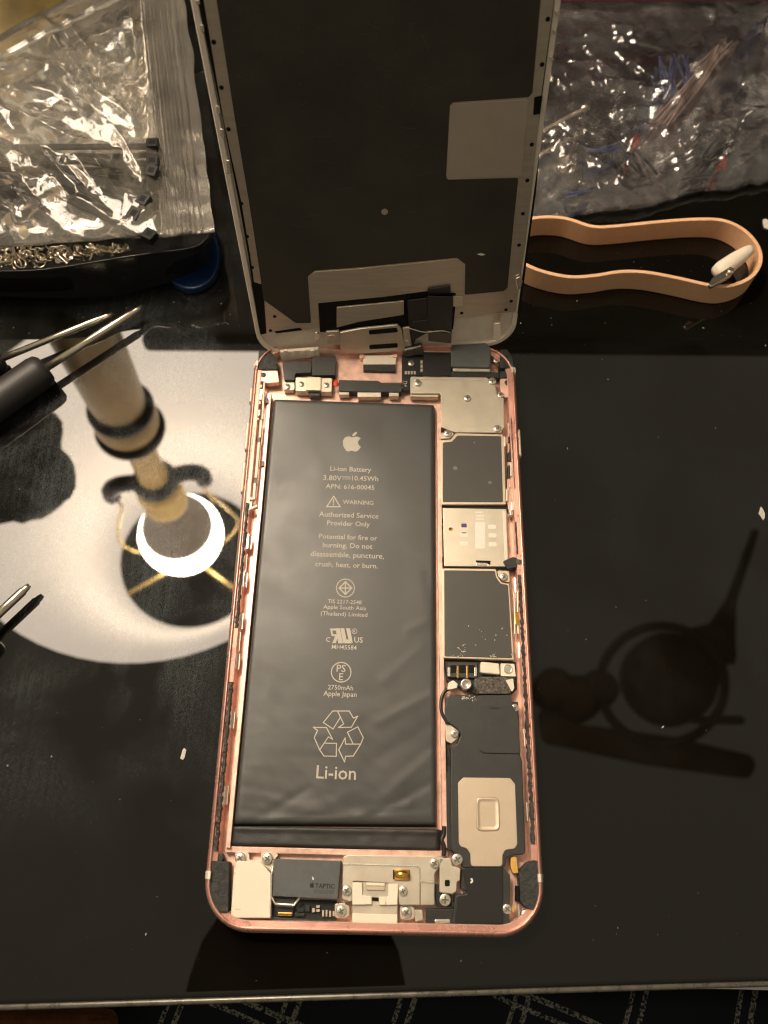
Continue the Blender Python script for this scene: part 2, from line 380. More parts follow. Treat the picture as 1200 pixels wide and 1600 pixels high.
tag(o, 'dark navy and white plaid cloth hanging below the front table edge', 'cloth')
bm = bmesh.new(); a = [P(-40, 1579, -20), P(176, 1581, -20), P(168, 1660, -20), P(-60, 1660, -20)]
prism_bm(a, Vector((0, 0, -8)), bm)
M['rug'] = mat('rust_and_ochre_fabric', (0.10, 0.038, 0.015), 0, 0.9, 0.1, var=0.9, vscale=45, bump=0.6, bscale=1500)
o = obj('cushion', bm, 'rug', None, 3, seg=4)
tag(o, 'rust and ochre fabric corner below the table edge at bottom left', 'cushion')

# ------------------------------------------------------------------ the phone
phone = empty('open_phone', (39, 79, 0), 'rose gold phone opened up with its screen lifted and battery and boards showing', 'phone')
W, H = 77.9, 158.2
def rrect(off, z, rad=11.0, n=10):
    r = max(rad - off, 0.6); pts = []
    for cx, cy, a0 in ((W - off - r, off + r, -90), (W - off - r, H - off - r, 0), (off + r, H - off - r, 90), (off + r, off + r, 180)):
        for k in range(n + 1):
            a = math.radians(a0 + 90 * k / n); pts.append(Vector((cx + r * math.cos(a), cy + r * math.sin(a), z)))
    return pts
prof = [(4, 0.05), (1.6, 0.3), (0.5, 1.4), (0.05, 3.0), (0.2, 4.5), (0.65, 5.6), (1.05, 6.1), (1.3, 6.16), (1.42, 5.95), (1.5, 5.3), (2.55, 5.2), (2.7, 5.0), (2.8, 1.6)]
bm = bmesh.new(); rings = []
for off, z in prof: rings.append([bm.verts.new(p) for p in rrect(off, z)])
for k, (a, b) in enumerate(zip(rings, rings[1:])):
    n = len(a)
    for i in range(n):
        f = bm.faces.new((a[i], a[(i + 1) % n], b[(i + 1) % n], b[i])); f.smooth = k < 8; f.material_index = 1 if k < 10 else 0
bm.faces.new(rings[0][::-1]).material_index = 1; bm.faces.new(rings[-1])
obj('housing', bm, ['rose', 'rose_rim'], phone)

# antenna bands in the rim
def rimband(uv, w_, nm='antenna_band'):
    q = P(*uv, 5.5); side = -1 if q.x < W / 2 else 1
    x = 0.0 if side < 0 else W
    bm = bmesh.new()
    sec = [(0.02, 2.9), (0.16, 4.6), (0.76, 5.95), (1.1, 6.43), (1.65, 6.45), (1.65, 5.4), (0.5, 3.0)]
    a = [bm.verts.new((x - side * (o_ - 0.05), q.y - w_ / 2, z)) for o_, z in sec]; b = [bm.verts.new((x - side * (o_ - 0.05), q.y + w_ / 2, z)) for o_, z in sec]
    n = len(sec); bm.faces.new(a); bm.faces.new(b[::-1])
    for i in range(n): bm.faces.new((a[i], b[i], b[(i + 1) % n], a[(i + 1) % n]))
    obj(nm, bm, 'white', phone)
for uv in ((317, 1367), (853, 1372), (399, 570), (806, 580)): rimband(uv, 1.7)
# side buttons
def button(uv0, uv1, side):
    a, b = P(*uv0, 3.5), P(*uv1, 3.5); x = -0.35 if side < 0 else W + 0.35
    y0, y1 = sorted((a.y, b.y)); bm = bmesh.new()
    pts = fillet([Vector((x, y0, 4.6)), Vector((x, y1, 4.6)), Vector((x, y1, 2.4)), Vector((x, y0, 2.4))], 1.0)
    obj('side_button', prism_bm(pts, Vector((0.6 * -side, 0, 0))), 'gold_p', phone, 0.2)
button((389, 606), (386, 632), -1); button((384, 660), (379, 706), -1); button((378, 722), (373, 772), -1); button((817, 672), (819, 716), 1)

# ---- the battery
BZ = 5.2
bTL, bTR, bBR, bBL = P(425, 620, BZ), P(681, 629, BZ), P(684, 1292, BZ - .4), P(362, 1290, BZ - .4)
creases = []   # (pixel a, pixel b, width mm, height mm)
for a, b, w_, h_ in (((690, 1075), (590, 1125), 2.2, .34), ((690, 1120), (575, 1190), 2.4, -.30), ((690, 1165), (600, 1240), 2.0, .30), ((690, 1210), (560, 1285), 2.2, -.3),
                     ((640, 1255), (470, 1288), 1.8, .26), ((560, 1230), (430, 1285), 2.2, .2), ((480, 1230), (390, 1285), 1.8, -.22), ((640, 985), (690, 960), 2.4, .2), ((665, 900), (690, 1010), 2.2, -.18),
                     ((640, 860), (688, 880), 2, .14), ((610, 1100), (560, 1110), 2.5, .14), ((375, 1240), (470, 1262), 1.4, .16), ((372, 1268), (520, 1279), 1.0, -.22), ((560, 1279), (688, 1272), 1.0, .24), ((655, 1010), (600, 1060), 3, .14), ((420, 1050), (400, 1200), 4, .1)):
    creases.append((P(*a, BZ), P(*b, BZ), w_ * random.uniform(.45, .9), h_ * random.uniform(.2, .5)))
def batt_z(x, y):
    z = 0.10 * noise.noise(Vector((x * .09, y * .07, 3.1)))
    low = max(0.0, min(1.0, (75 - y) / 55))
    z += low * (0.10 * noise.noise(Vector((x * .3 + y * .2, y * .33, 8.2))) + 0.035 * noise.noise(Vector((x * .8, y * .9, 5.2))))
    for a, b, w_, h_ in creases:
        d = b - a; L2 = d.x * d.x + d.y * d.y; t = ((x - a.x) * d.x + (y - a.y) * d.y) / L2; tt = max(0, min(1, t))
        px, py = x - a.x - d.x * tt, y - a.y - d.y * tt; L = math.sqrt(L2)
        s = (-d.y * px + d.x * py) / L; r2 = (px * px + py * py) / (w_ * w_)
        if r2 < 9: z += h_ * math.exp(-r2) * (1 + 0.8 * s / w_)
    return z
bm = bmesh.new(); nx, ny = 84, 170; g = []
for j in range(ny + 1):
    row = []
    for i in range(nx + 1):
        a, c = i / nx, j / ny
        a = 0.5 - 0.5 * math.cos(math.pi * a) if False else a
        top = bTL.lerp(bTR, a); bot = bBL.lerp(bBR, a); p = top.lerp(bot, c)
        dx = min(a, 1 - a) * 43; dy = min(c, 1 - c) * 112
        e = min(1, dx / 1.1); e2 = min(1, dy / 1.1)
        ez = math.sqrt(max(0, 1 - (1 - e) ** 2)) * math.sqrt(max(0, 1 - (1 - e2) ** 2))
        z = 1.7 + (p.z - 1.7) * (0.12 + 0.88 * ez) + batt_z(p.x, p.y) * min(e, e2)
        row.append(bm.verts.new((p.x, p.y, z)))
    g.append(row)
for j in range(ny):
    for i in range(nx): bm.faces.new((g[j][i], g[j][i + 1], g[j + 1][i + 1], g[j + 1][i])).smooth = True
loop = g[0] + [r[-1] for r in g[1:]] + g[-1][::-1][1:] + [r[0] for r in g[::-1]][1:-1]
lo = [bm.verts.new((v.co.x, v.co.y, 1.62)) for v in loop]
for i in range(len(loop)): bm.faces.new((loop[i], lo[i], lo[(i + 1) % len(lo)], loop[(i + 1) % len(lo)]))
bm.faces.new(lo)
battery = obj('battery', bm, 'battery', phone)
# folded end strip
bm = bmesh.new(); g = []; nx, ny = 70, 12
for j in range(ny + 1):
    row = []
    for i in range(nx + 1):
        a, c = i / nx, j / ny
        p = P(362, 1291, 4.3).lerp(P(690, 1296, 4.3), a).lerp(P(358, 1321, 4.3).lerp(P(688, 1330, 4.3), a), c)
        dz = 0.10 * noise.noise(Vector((a * 22, c * 2, 4))) + 0.35 * math.exp(-((c - 0.12) / .12) ** 2) * (0.7 + 0.5 * noise.noise(Vector((a * 9, 0, 2))))
        ee = min(1, min(a, 1 - a) * 43 / .8, (1 - c) * 5.0 / .6)
        row.append(bm.verts.new((p.x, p.y, 4.1 + dz - (1 - math.sqrt(max(0, 1 - (1 - ee) ** 2))) * 1.2)))
    g.append(row)
for j in range(ny):
    for i in range(nx): bm.faces.new((g[j][i], g[j][i + 1], g[j + 1][i + 1], g[j + 1][i])).smooth = True
loop = g[0] + [r[-1] for r in g[1:]] + g[-1][::-1][1:] + [r[0] for r in g[::-1]][1:-1]
lo = [bm.verts.new((v.co.x, v.co.y, 1.62)) for v in loop]
for i in range(len(loop)): bm.faces.new((loop[i], lo[i], lo[(i + 1) % len(lo)], loop[(i + 1) % len(lo)]))
bm.faces.new(lo)
obj('folded_flap', bm, 'speaker', battery)

# ---- printing on the battery
def text_mesh(body, bold=0.0):
    cu = bpy.data.curves.new('t', 'FONT'); cu.body = body; cu.size = 1; cu.align_x = 'CENTER'; cu.align_y = 'CENTER'; cu.resolution_u = 2; cu.offset = bold
    ob = bpy.data.objects.new('t', cu); COL.objects.link(ob)
    dg = bpy.context.evaluated_depsgraph_get(); me = bpy.data.meshes.new_from_object(ob.evaluated_get(dg))
    vs = [v.co.copy() for v in me.vertices]; fs = [list(p.vertices) for p in me.polygons]
    bpy.data.objects.remove(ob); bpy.data.curves.remove(cu); bpy.data.meshes.remove(me)
    x0 = min(v.x for v in vs); x1 = max(v.x for v in vs); y0 = min(v.y for v in vs); y1 = max(v.y for v in vs)
    return [Vector(((v.x - (x0 + x1) / 2), (v.y - (y0 + y1) / 2), 0)) for v in vs], fs, x1 - x0, y1 - y0
BX = (bTR - bTL).normalized(); BY = ((bTL + bTR) - (bBL + bBR)).normalized()
BX = Vector((BX.x, BX.y, 0)).normalized(); BY = Vector((-BX.y, BX.x, 0))
def lift(p): return Vector((p.x, p.y, BZ + (-.4 * max(0, min(1, (bTL.y - p.y) / 112))) + batt_z(p.x, p.y) + 0.045))
pb = bmesh.new()
def put(bm, vs, fs, conv):
    vv = [bm.verts.new(conv(v)) for v in vs]
    for f in fs:
        try: bm.faces.new([vv[k] for k in f])
        except ValueError: pass
def text(body, u, v, wpx, bold=0.006, hs=1.0):
    vs, fs, tw, th = text_mesh(body, bold); c = P(u, v, BZ)
    wmm = (P(u + wpx / 2, v, BZ) - P(u - wpx / 2, v, BZ)).length; k = wmm / tw
    put(pb, vs, fs, lambda q: lift(c + BX * q.x * k + BY * q.y * k * hs))
def stroke(bm, pts, wd, conv, closed=False, place=None):
    place = place or (lambda q: lift(q)); q = [P(*conv(*p), BZ) for p in pts]
    if closed: q = q + [q[0]]
    for a, b in zip(q, q[1:]):
        d = (b - a); d.z = 0; L = d.length
        if L < 1e-6: continue
        d /= L; n = Vector((-d.y, d.x, 0)) * wd / 2; e = d * wd * 0.35; m = max(1, int(L / 1.0))
        for k in range(m):
            s0 = a - e + (b - a + 2 * e) * (k / m); s1 = a - e + (b - a + 2 * e) * ((k + 1) / m)
            bm.faces.new([bm.verts.new(place(x)) for x in (s0 + n, s0 - n, s1 - n, s1 + n)])
def poly(bm, pts, conv): bm.faces.new([bm.verts.new(lift(P(*conv(*p), BZ))) for p in pts])
APPLE = ("M12.152 6.896c-.948 0-2.415-1.078-3.96-1.04-2.04.027-3.91 1.183-4.961 3.014-2.117 3.675-.546 9.103 1.519 12.09 1.013 1.454 2.208 3.09 3.792 3.039 1.52-.065 2.09-.987 3.935-.987 1.831 0 2.35.987 3.96.948 1.637-.026 2.676-1.48 3.676-2.948 1.156-1.688 1.636-3.325 1.662-3.415-.039-.013-3.182-1.221-3.22-4.857-.026-3.04 2.48-4.494 2.597-4.559-1.429-2.09-3.623-2.324-4.39-2.376-2-.156-3.675 1.09-4.61 1.09z",
         "M15.53 3.83c.843-1.012 1.4-2.427 1.245-3.83-1.207.052-2.662.805-3.532 1.818-.78.896-1.454 2.338-1.273 3.714 1.338.104 2.715-.688 3.559-1.701z")
def svg(path):
    import re
    nums = [float(x) for x in re.findall(r'-?\d*\.\d+|-?\d+', path)]
    cur = Vector((nums[0], nums[1])); out = [cur.copy()]; k = 2
    while k + 5 < len(nums) + 0:
        a, b, c = [cur + Vector((nums[k + 2 * i], nums[k + 2 * i + 1])) for i in range(3)]
        for s in (0.2, 0.4, 0.6, 0.8, 1.0): out.append(cur * (1 - s) ** 3 + a * 3 * s * (1 - s) ** 2 + b * 3 * s * s * (1 - s) + c * s ** 3)
        cur = c; k += 6
    return out
def emblem(bm, u, v, hpx, place, z, X, Y):
    c = P(u, v, z); k = (P(u, v - hpx / 2, z) - P(u, v + hpx / 2, z)).length / 24
    for pth in APPLE:
        q = svg(pth)
        if (q[0] - q[-1]).length < 1e-3: q = q[:-1]
        bm.faces.new([bm.verts.new(place(c + X * (p.x - 12) * k + Y * (12 - p.y) * k)) for p in q])
emblem(pb, 550, 690, 31, lift, BZ, BX, BY)
text('Li-ion Battery', 548, 734, 64); text('3.80V', 519.5, 746.5, 28.5); text('10.45Wh', 570.5, 747.5, 41)
stroke(pb, [(535, 744.8), (547.5, 745.2)], 0.22, ident)
for k in range(3): stroke(pb, [(535.6 + k * 4.6, 748), (537.8 + k * 4.6, 748.1)], 0.22, ident)
text('APN: 616-00045', 547, 760.5, 76); text('WARNING', 559.5, 784.8, 48)
stroke(pb, [(521.3, 775), (531.5, 791.6), (510.5, 791.6)], 0.30, ident, True)
stroke(pb, [(521, 780.5), (521, 786)], 0.28, ident); stroke(pb, [(521, 788), (521, 788.8)], 0.3, ident)
text('Authorized Service', 545, 804.5, 93); text('Provider Only', 544.5, 819, 67)
text('Potential for fire or', 544, 839, 91); text('burning. Do not', 543, 853.5, 78); text('disassemble, puncture,', 542.5, 868, 115); text('crush, heat, or burn.', 541.5, 883, 98)
circ = lambda u, v, r, n=36: [(u + r * math.cos(k * math.tau / n), v + r * math.sin(k * math.tau / n)) for k in range(n)]
stroke(pb, circ(539.7, 918.5, 14), 0.26, ident, True)
for q in ([(539.7, 908.5), (549.5, 918.5), (539.7, 928.5), (530, 918.5)],): stroke(pb, q, 0.34, ident, True)
stroke(pb, [(539.7, 909), (539.7, 928.5)], 0.32, ident); stroke(pb, [(531, 918.5), (549, 918.5)], 0.32, ident)
text('TIS 2217-2548', 538.5, 940, 53); text('Apple South Asia', 538.5, 949.8, 67, hs=.95); text('(Thailand) Limited', 537.5, 960, 73, hs=.95)
for q in ([(285, 450), (315, 450), (336, 555), (304, 555)], [(247, 452), (288, 452), (291, 466), (262, 466)], [(247, 452), (262, 466), (270, 496), (258, 504)], [(258, 504), (268, 492), (297, 492), (299, 508)], [(280, 507), (298, 507), (296, 524), (288, 554), (262, 554), (277, 520)],
          [(318, 450), (346, 450), (361, 528), (340, 555), (338, 554)], [(361, 528), (375, 528), (400, 555), (341, 555)], [(358, 450), (386, 450), (405, 555), (376, 530)]): poly(pb, q, cb)
text('C', 512.5, 999, 6.5, 0.012); text('US', 560.2, 999.5, 13.5, 0.012)
stroke(pb, circ(553.8, 986, 3.9, 16), 0.13, ident, True); text('R', 553.8, 986, 3.2)
text('MH45584', 537.8, 1011, 39)
stroke(pb, circ(533, 1050, 15.3), 0.27, ident, True); text('PS', 533, 1044, 14); text('E', 533, 1057, 6.4)
text('2750mAh', 532, 1074, 39.5); text('Apple Japan', 531.2, 1085, 52)
for q, cl in (([(265, 1025), (380, 1025), (410, 1075), (440, 1060), (395, 1138), (305, 1140), (342, 1115), (300, 1028)], False), ([(265, 1025), (200, 1105), (268, 1150), (318, 1070)], False),
              ([(130, 1138), (222, 1140), (265, 1222), (235, 1205), (205, 1250), (175, 1295), (137, 1210), (160, 1160)], True), ([(205, 1248), (292, 1250), (290, 1340), (205, 1338), (175, 1295)], False),
              ([(440, 1135), (478, 1210), (460, 1255), (408, 1255), (368, 1172)], True), ([(460, 1255), (408, 1338), (355, 1340), (348, 1380), (308, 1295), (352, 1212), (355, 1255), (408, 1255)], False)):
    stroke(pb, q, 0.24, cb, cl)
text('Li-ion', 525.3, 1207, 62)
obj('printed_text', pb, 'print', battery)

# ---- screws: one head, copied
def screw_bm(r=0.95):
    bm = lathe_bm([(r * 1.05, 0), (r * 1.05, .25), (r * .98, .42), (r * .8, .5), (0.01, .52)], Vector(), n=20)
    for a in (0.5, 0.5 + math.pi / 2):
        d = Vector((math.cos(a), math.sin(a), 0)); n = Vector((-d.y, d.x, 0))
        prism_bm([d * r * .62 + n * r * .13 + Vector((0, 0, .56 + a * .003)), -d * r * .62 + n * r * .13 + Vector((0, 0, .56 + a * .003)), -d * r * .62 - n * r * .13 + Vector((0, 0, .56 + a * .003)), d * r * .62 - n * r * .13 + Vector((0, 0, .56 + a * .003))], Vector((0, 0, -.2)), bm, 1)
    return bm
SCREW0 = None
def screw(uv, z, k=1.0):
    global SCREW0
    q = P(*uv, z + .4); q.z = z
    if SCREW0 is None:
        SCREW0 = obj('screw', screw_bm(), ['silver_b', mat('screw_recess', (.10, .085, .065), .3, .5)], phone, origin=Vector()); o = SCREW0
        o.location = (q - WPOS[phone.name]) * S; WPOS[o.name] = q
    else: o = dup(SCREW0, phone, q)
    o.scale = (k, k, 1); o.rotation_euler = (0, 0, random.uniform(0, 6)); return o

# ---- left rail: ledge adhesive, clips, bright battery rail
def strip_poly(path, wd):
    a = []; b = []
    for i, p in enumerate(path):
        d = path[min(i + 1, len(path) - 1)] - path[max(0, i - 1)]; d.z = 0; d.normalize(); n = Vector((-d.y, d.x, 0))
        a.append(p + n * wd / 2); b.append(p - n * wd / 2)
    return a + b[::-1]
def rough_strip(name, uvs, z, wd, m, amp=0.25):
    path = spline([P(*q, z) for q in uvs], 24); bm = bmesh.new(); rows = []
    for i, p in enumerate(path):
        d = path[min(i + 1, len(path) - 1)] - path[max(0, i - 1)]; d.normalize(); n = Vector((-d.y, d.x, 0))
        w0 = wd / 2 * (1 + 0.5 * noise.noise(Vector((i * .31, 1, z)))); w1 = wd / 2 * (1 + 0.5 * noise.noise(Vector((i * .37, 7, z))))
        hh = amp * (0.6 + 0.8 * noise.noise(Vector((i * .5, 3, 9))))
        rows.append([bm.verts.new(p + n * w0 - Vector((0, 0, .3))), bm.verts.new(p + n * w0 * .6 + Vector((0, 0, hh))), bm.verts.new(p - n * w1 * .6 + Vector((0, 0, hh * .7))), bm.verts.new(p - n * w1 - Vector((0, 0, .3)))])
    for a, b in zip(rows, rows[1:]):
        for k in range(3): bm.faces.new((a[k], a[k + 1], b[k + 1], b[k]))
        bm.faces.new((a[3], a[0], b[0], b[3]))
    bm.faces.new(rows[0]); bm.faces.new(rows[-1][::-1])
    return obj(name, bm, m, phone)
def ledge_strip(x, y0, y1, wd, amp=.3):
    n = max(8, int(abs(y1 - y0) / .35)); bm = bmesh.new(); rows = []
    for i in range(n + 1):
        y = y0 + (y1 - y0) * i / n; w0 = wd / 2 * (1 + .7 * noise.noise(Vector((y * .9, 1, x)))); w1 = wd / 2 * (1 + .7 * noise.noise(Vector((y * .9, 7, x))))
        hh = 5.45 + amp * noise.noise(Vector((y * 1.7, 3, x))) + .15; hh2 = hh + amp * .7 * noise.noise(Vector((y * 2.1, 9, x)))
        rows.append([bm.verts.new((x - w0, y, 5.15)), bm.verts.new((x - w0 * .6, y, hh)), bm.verts.new((x + w1 * .5, y, hh2)), bm.verts.new((x + w1, y, 5.15))])
    for a, b in zip(rows, rows[1:]):
        for k in range(3): bm.faces.new((a[k], a[k + 1], b[k + 1], b[k]))
        bm.faces.new((a[3], a[0], b[0], b[3]))
    bm.faces.new(rows[0]); bm.faces.new(rows[-1][::-1])
    return obj('adhesive_residue', bm, 'adhes', phone)
for x, v0, v1, wd in ((2.1, 790, 985, .95), (2.1, 1070, 1335, 1.1), (W - 2.1, 895, 1120, .95), (W - 2.1, 1120, 1315, 1.1), (W - 2.2, 650, 760, .3), (W - 2.4, 812, 862, .45)):
    ledge_strip(x, P(600, v0, 5.3).y, P(600, v1, 5.3).y, wd)
# battery rail walls (tops catch the lamp)
def wall(name, uvs, z, wd, h, m, bevel=.12):
    path = [P(*q, z) for q in uvs]
    return obj(name, prism_bm(strip_poly(path, wd), Vector((0, 0, -h))), m, phone, bevel)
wall('battery_rail', [(421, 614), (416, 680), (411, 740), (405.5, 800), (395.5, 900), (386, 1000), (376, 1110), (365, 1225), (356, 1325)], 4.3, 1.1, 2.8, 'rose')
wall('battery_rail', [(686, 640), (687, 760), (688, 880), (690, 1010), (692, 1120), (694, 1240), (695, 1325)], 4.3, 1.1, 2.8, 'rose')
wall('cross_rail', [(352, 1327), (520, 1331), (700, 1334)], 3.4, 1.3, 1.9, 'rose')
# shield cans and spring clips on the side walls
def clip_mesh():
    bm = bmesh.new()   # a folded spring sheet, 4.4 long (y), 1.9 wide (x)
    pr = [(-.95, 0), (-.95, 1.5), (-.7, 1.8), (.3, 1.8), (.55, 1.55), (.75, .9), (.95, .9), (.95, .7), (.6, .7), (.4, 1.4), (.2, 1.6), (-.6, 1.6), (-.75, 1.4), (-.75, 0)]
    a = [bm.verts.new((x, -2.1, z)) for x, z in pr]; b = [bm.verts.new((x, 2.1, z)) for x, z in pr]; n = len(pr)
    bm.faces.new(a); bm.faces.new(b[::-1])
    for i in range(n): bm.faces.new((a[i], b[i], b[(i + 1) % n], a[(i + 1) % n]))
    return bm
CLIP0 = None
def clip(uv, k=1.0, flip=False, z=3.0, ky=1.0):
    global CLIP0
    q = P(*uv, z + 1.5); q.z = z
    if CLIP0 is None:
        CLIP0 = obj('spring_clip', clip_mesh(), 'silver_b', phone, .06, origin=Vector()); o = CLIP0
        o.location = (q - WPOS[phone.name]) * S; WPOS[o.name] = q
    else: o = dup(CLIP0, phone, q)
    o.scale = (-k if flip else k, ky, 1); return o
for uv in (k2(250, 1420), k3(232, 150), k3(210, 365), k3(192, 575), k3(165, 880), k3(130, 1275)): clip(uv, 1.1)
for uv, kk in ((c5(880, 490), 1.0), (c5(905, 1110), 1.0), (c4(905, 320), 1.1), (c4(945, 930), 1.2)): clip(uv, kk, True)
for uv in (k3(235, 60), k3(200, 470), k3(145, 1000), k3(130, 1120)): clip(uv, .8, ky=1.2)
for uv in (c5(895, 690), c5(905, 870), c4(940, 520), c4(945, 740)): clip(uv, .7, True, ky=1.2)
# upper left flex: pale bars, small frame, adhesive film
def bar(name, a, b, wd, z, h, m): return wall(name, [a, b], z, wd, h, m, .15)
bar('stiffener_bar', k2(362, 405), k2(350, 552), .75, 5.0, 1.5, 'white'); bar('stiffener_bar', k2(344, 590), k2(318, 888), .8, 5.0, 1.5, 'white')
bar('stiffener_bar', k2(310, 930), k2(300, 1068), .8, 5.0, 1.5, 'white')
rough_strip('bonding_film', [k2(300, 470), k2(275, 650), k2(255, 820), k2(240, 1000), k2(220, 1180)], 5.4, .75, 'white', .15)
bar('flex_strip', k2(300, 330), k2(245, 1250), .5, 4.6, 1, 'rose')
bar('flex_strip', k2(388, 90), k2(372, 400), .55, 5.0, 1.2, 'white')
slab('switch_frame', [(327, 112), (372, 112), (368, 135), (322, 135)], 5.1, 1.5, 'white', phone, k2, .1)
slab('switch_frame', [(320, 250), (360, 250), (358, 272), (316, 272)], 5.1, 1.5, 'white', phone, k2, .1)
slab('switch_body', [(330, 150), (378, 150), (368, 236), (325, 236)], 4.9, 2, 'silver_b', phone, k2, .2)
slab('switch_body', [(315, 318), (358, 318), (350, 372), (306, 372)], 5.0, 2, 'gold_p', phone, k2, .3)
slab('switch_frame', [(300, 385), (345, 390), (342, 405), (298, 402)], 5.1, 1.5, 'white', phone, k2, .1)
slab('switch_body', [(248, 1085), (290, 1085), (285, 1140), (240, 1140)], 5.0, 2, 'gold_p', phone, k2, .3)
slab('switch_frame', [(262, 1048), (300, 1050), (298, 1070), (258, 1068)], 5.1, 1.5, 'white', phone, k2, .1)
slab('switch_frame', [(235, 1150), (330, 1110), (330, 1128), (240, 1168)], 5.1, 1.5, 'white', phone, k2, .1)
for x, y in ((345, 570), (315, 915), (410, 245), (375, 770)):
    slab('rubber_pad', rect(x - 12, y - 22, x + 12, y + 22), 4.9, 1.5, 'blackp', phone, k2, .1)
# right side upper flex with black parts
for i, (x0, y0, x1, y1, m_) in enumerate(((815, 0, 850, 60, 'greyflex'), (820, 60, 840, 200, 'flex'), (818, 95, 862, 140, 'blackp'), (805, 130, 850, 185, 'flex'), (815, 200, 850, 275, 'greyflex'), (800, 280, 835, 360, 'blackp'),
                                           (765, 130, 785, 225, 'gold_p'), (825, 385, 880, 505, 'silver'), (850, 510, 885, 580, 'blackp'), (845, 590, 870, 720, 'gold_p'), (785, 620, 805, 740, 'gold_p'), (835, 740, 905, 825, 'silver_b'), (820, 830, 850, 870, 'silver_b'), (800, 400, 822, 520, 'flex'), (815, 560, 835, 610, 'rose'))):
    slab('flex_part', rect(x0, y0, x1, y1), 4.9 - .013 * i, 2.0, m_, phone, c3, .25, .15)
slab('power_flex', [(800, 0), (850, 0), (870, 520), (880, 740), (820, 870), (795, 740), (800, 300)], 4.2, 1.2, 'rose', phone, c3, .3)
slab('amber_flex', [(862, 575), (900, 575), (905, 695), (868, 695)], 4.9, 1, 'brass', phone, c4, .15)
for x in (865, 895, 925, 950): bar('flex_strip', c4(x - 5, 380), c4(x + 5, 790), .35, 4.3 + x * .0004, .8, 'silver')
slab('tray_ejector', [(755, 100), (850, 60), (925, 80), (930, 155), (860, 160), (800, 175)], 5.2, 3, 'blackp', phone, c4, .4)
slab('tray_ejector', [(885, 80), (928, 85), (925, 130), (885, 125)], 5.6, 1, 'greyflex', phone, c4, .2)

# ---- upper edge
slab('rear_floor_panel', [(735, 255), (1240, 255), (1240, 470), (735, 470)], 3.0, 1.4, 'rose', phone, c1, .4)
slab('corner_foam', [(165, 230), (245, 225), (300, 280), (310, 370), (155, 370)], 5.6, 3.8, 'foam', phone, c1, .5)
o = slab('corner_bracket', [(165, 375), (305, 375), (320, 465), (230, 475), (200, 460), (160, 462)], 5.0, 2.0, 'rose', phone, c1, .5)
obj('bracket_hole', lathe_bm([(.85, 0), (.85, .03), (.01, .03)], P(*c1(200, 412), 5.0) + Vector((0, 0, .01)), n=18), 'sticker', o)
slab('flex_cover', [(340, 310), (560, 305), (560, 395), (440, 400), (432, 450), (355, 448)], 5.0, 2, 'blackp', phone, c1, .3)
slab('flex_cover', [(566, 280), (745, 268), (740, 412), (562, 414)], 5.3, 2.4, 'speaker', phone, c1, .4)
slab('ground_tab', [(345, 455), (430, 455), (435, 525), (350, 525)], 3.9, 2, 'silver', phone, c1, .6)
screw(c1(377, 497), 3.9, .95)
slab('connector_cover', [(440, 428), (715, 436), (712, 540), (440, 532)], 4.6, 2.6, 'silver', phone, c1, .4)
slab('connector_cover', [(520, 425), (632, 428), (630, 528), (518, 525)], 5.3, 1, 'gold_p', phone, c1, .3)
screw(c1(484, 478), 4.6, .85); screw(c1(672, 485), 4.6, .85)
slab('rubber_block', [(530, 535), (630, 535), (620, 570), (545, 568)], 4.0, 2, 'blackp', phone, c1, .3)
o = slab('antenna_bar', [(765, 448), (1060, 455), (1085, 470), (1240, 474), (1236, 540), (765, 535)], 4.6, 2.6, 'speaker', phone, c1, .25)
obj('red_dot', lathe_bm([(.75, 0), (.75, .06), (.01, .07)], Vector(), n=20), 'red', phone, origin=Vector())
rd = bpy.data.objects['red_dot']; q = P(*c1(742, 475), 4.75); rd.location = (q - WPOS[phone.name]) * S; rd.scale = (1, 1.55, 1)
for a in ((765, 528, 842, 560), (905, 538, 1082, 578), (1142, 542, 1215, 572)): slab('contact_pad', rect(*a), 4.2, 2, 'silver', phone, c1, .2)
slab('microphone_mesh', [(945, 265), (1195, 262), (1192, 332), (948, 332)], 4.6, 2, 'white', phone, c1, .2)
slab('microphone_gasket', [(948, 333), (1190, 333), (1190, 382), (948, 376)], 4.3, 1.6, 'blackp', phone, c1, .15)
for a in ((920, 255, 960, 285), (1165, 255, 1205, 280)): slab('alignment_post', rect(*a), 5.0, 3, 'rose', phone, c1, .7)
pcb = slab('circuit_board', [(205, 240), (350, 230), (352, 370), (262, 380), (258, 470), (205, 470)], 3.8, 1.2, 'pcb', phone, c2, .2)
screw(c2(268, 288), 3.8, 1.0)
for k in range(4): slab('chip', rect(225 + k * 20, 342, 238 + k * 20, 362), 4.2, .5, 'chip', pcb, c2, .03, .04)
for k in range(3): slab('chip', rect(330, 270 + k * 28, 345, 290 + k * 28), 4.2, .5, 'chip', pcb, c2, .03, .04)
bm = bmesh.new()
for x, y, w_, h_ in ((206, 445, 4, 12), (212, 405, 3, 22), (222, 410, 18, 4), (222, 424, 18, 4), (222, 440, 18, 4), (236, 408, 4, 20), (226, 430, 4, 12)): add_slab(bm, rect(x, y, x + w_, y + h_), 3.83, .02, c2)
obj('board_marking', bm, 'chip', pcb)
rc = slab('rear_camera', [(535, 165), (770, 150), (800, 185), (800, 318), (535, 312)], 6.2, 4.6, 'taptic', phone, c2, .8, .3)
slab('camera_bracket', [(545, 316), (800, 322), (795, 345), (550, 342)], 5.4, 3.6, 'silver', phone, c2, .2)
slab('camera_bracket', [(520, 342), (860, 350), (858, 385), (520, 380)], 4.6, 2.6, 'blackp', phone, c2, .2)
slab('corner_foam', [(862, 195), (910, 195), (945, 250), (958, 320), (860, 322)], 5.6, 4, 'foam', phone, c2, .5)
slab('side_block', [(865, 340), (945, 345), (945, 385), (865, 385)], 4.8, 3, 'speaker', phone, c2, .3)
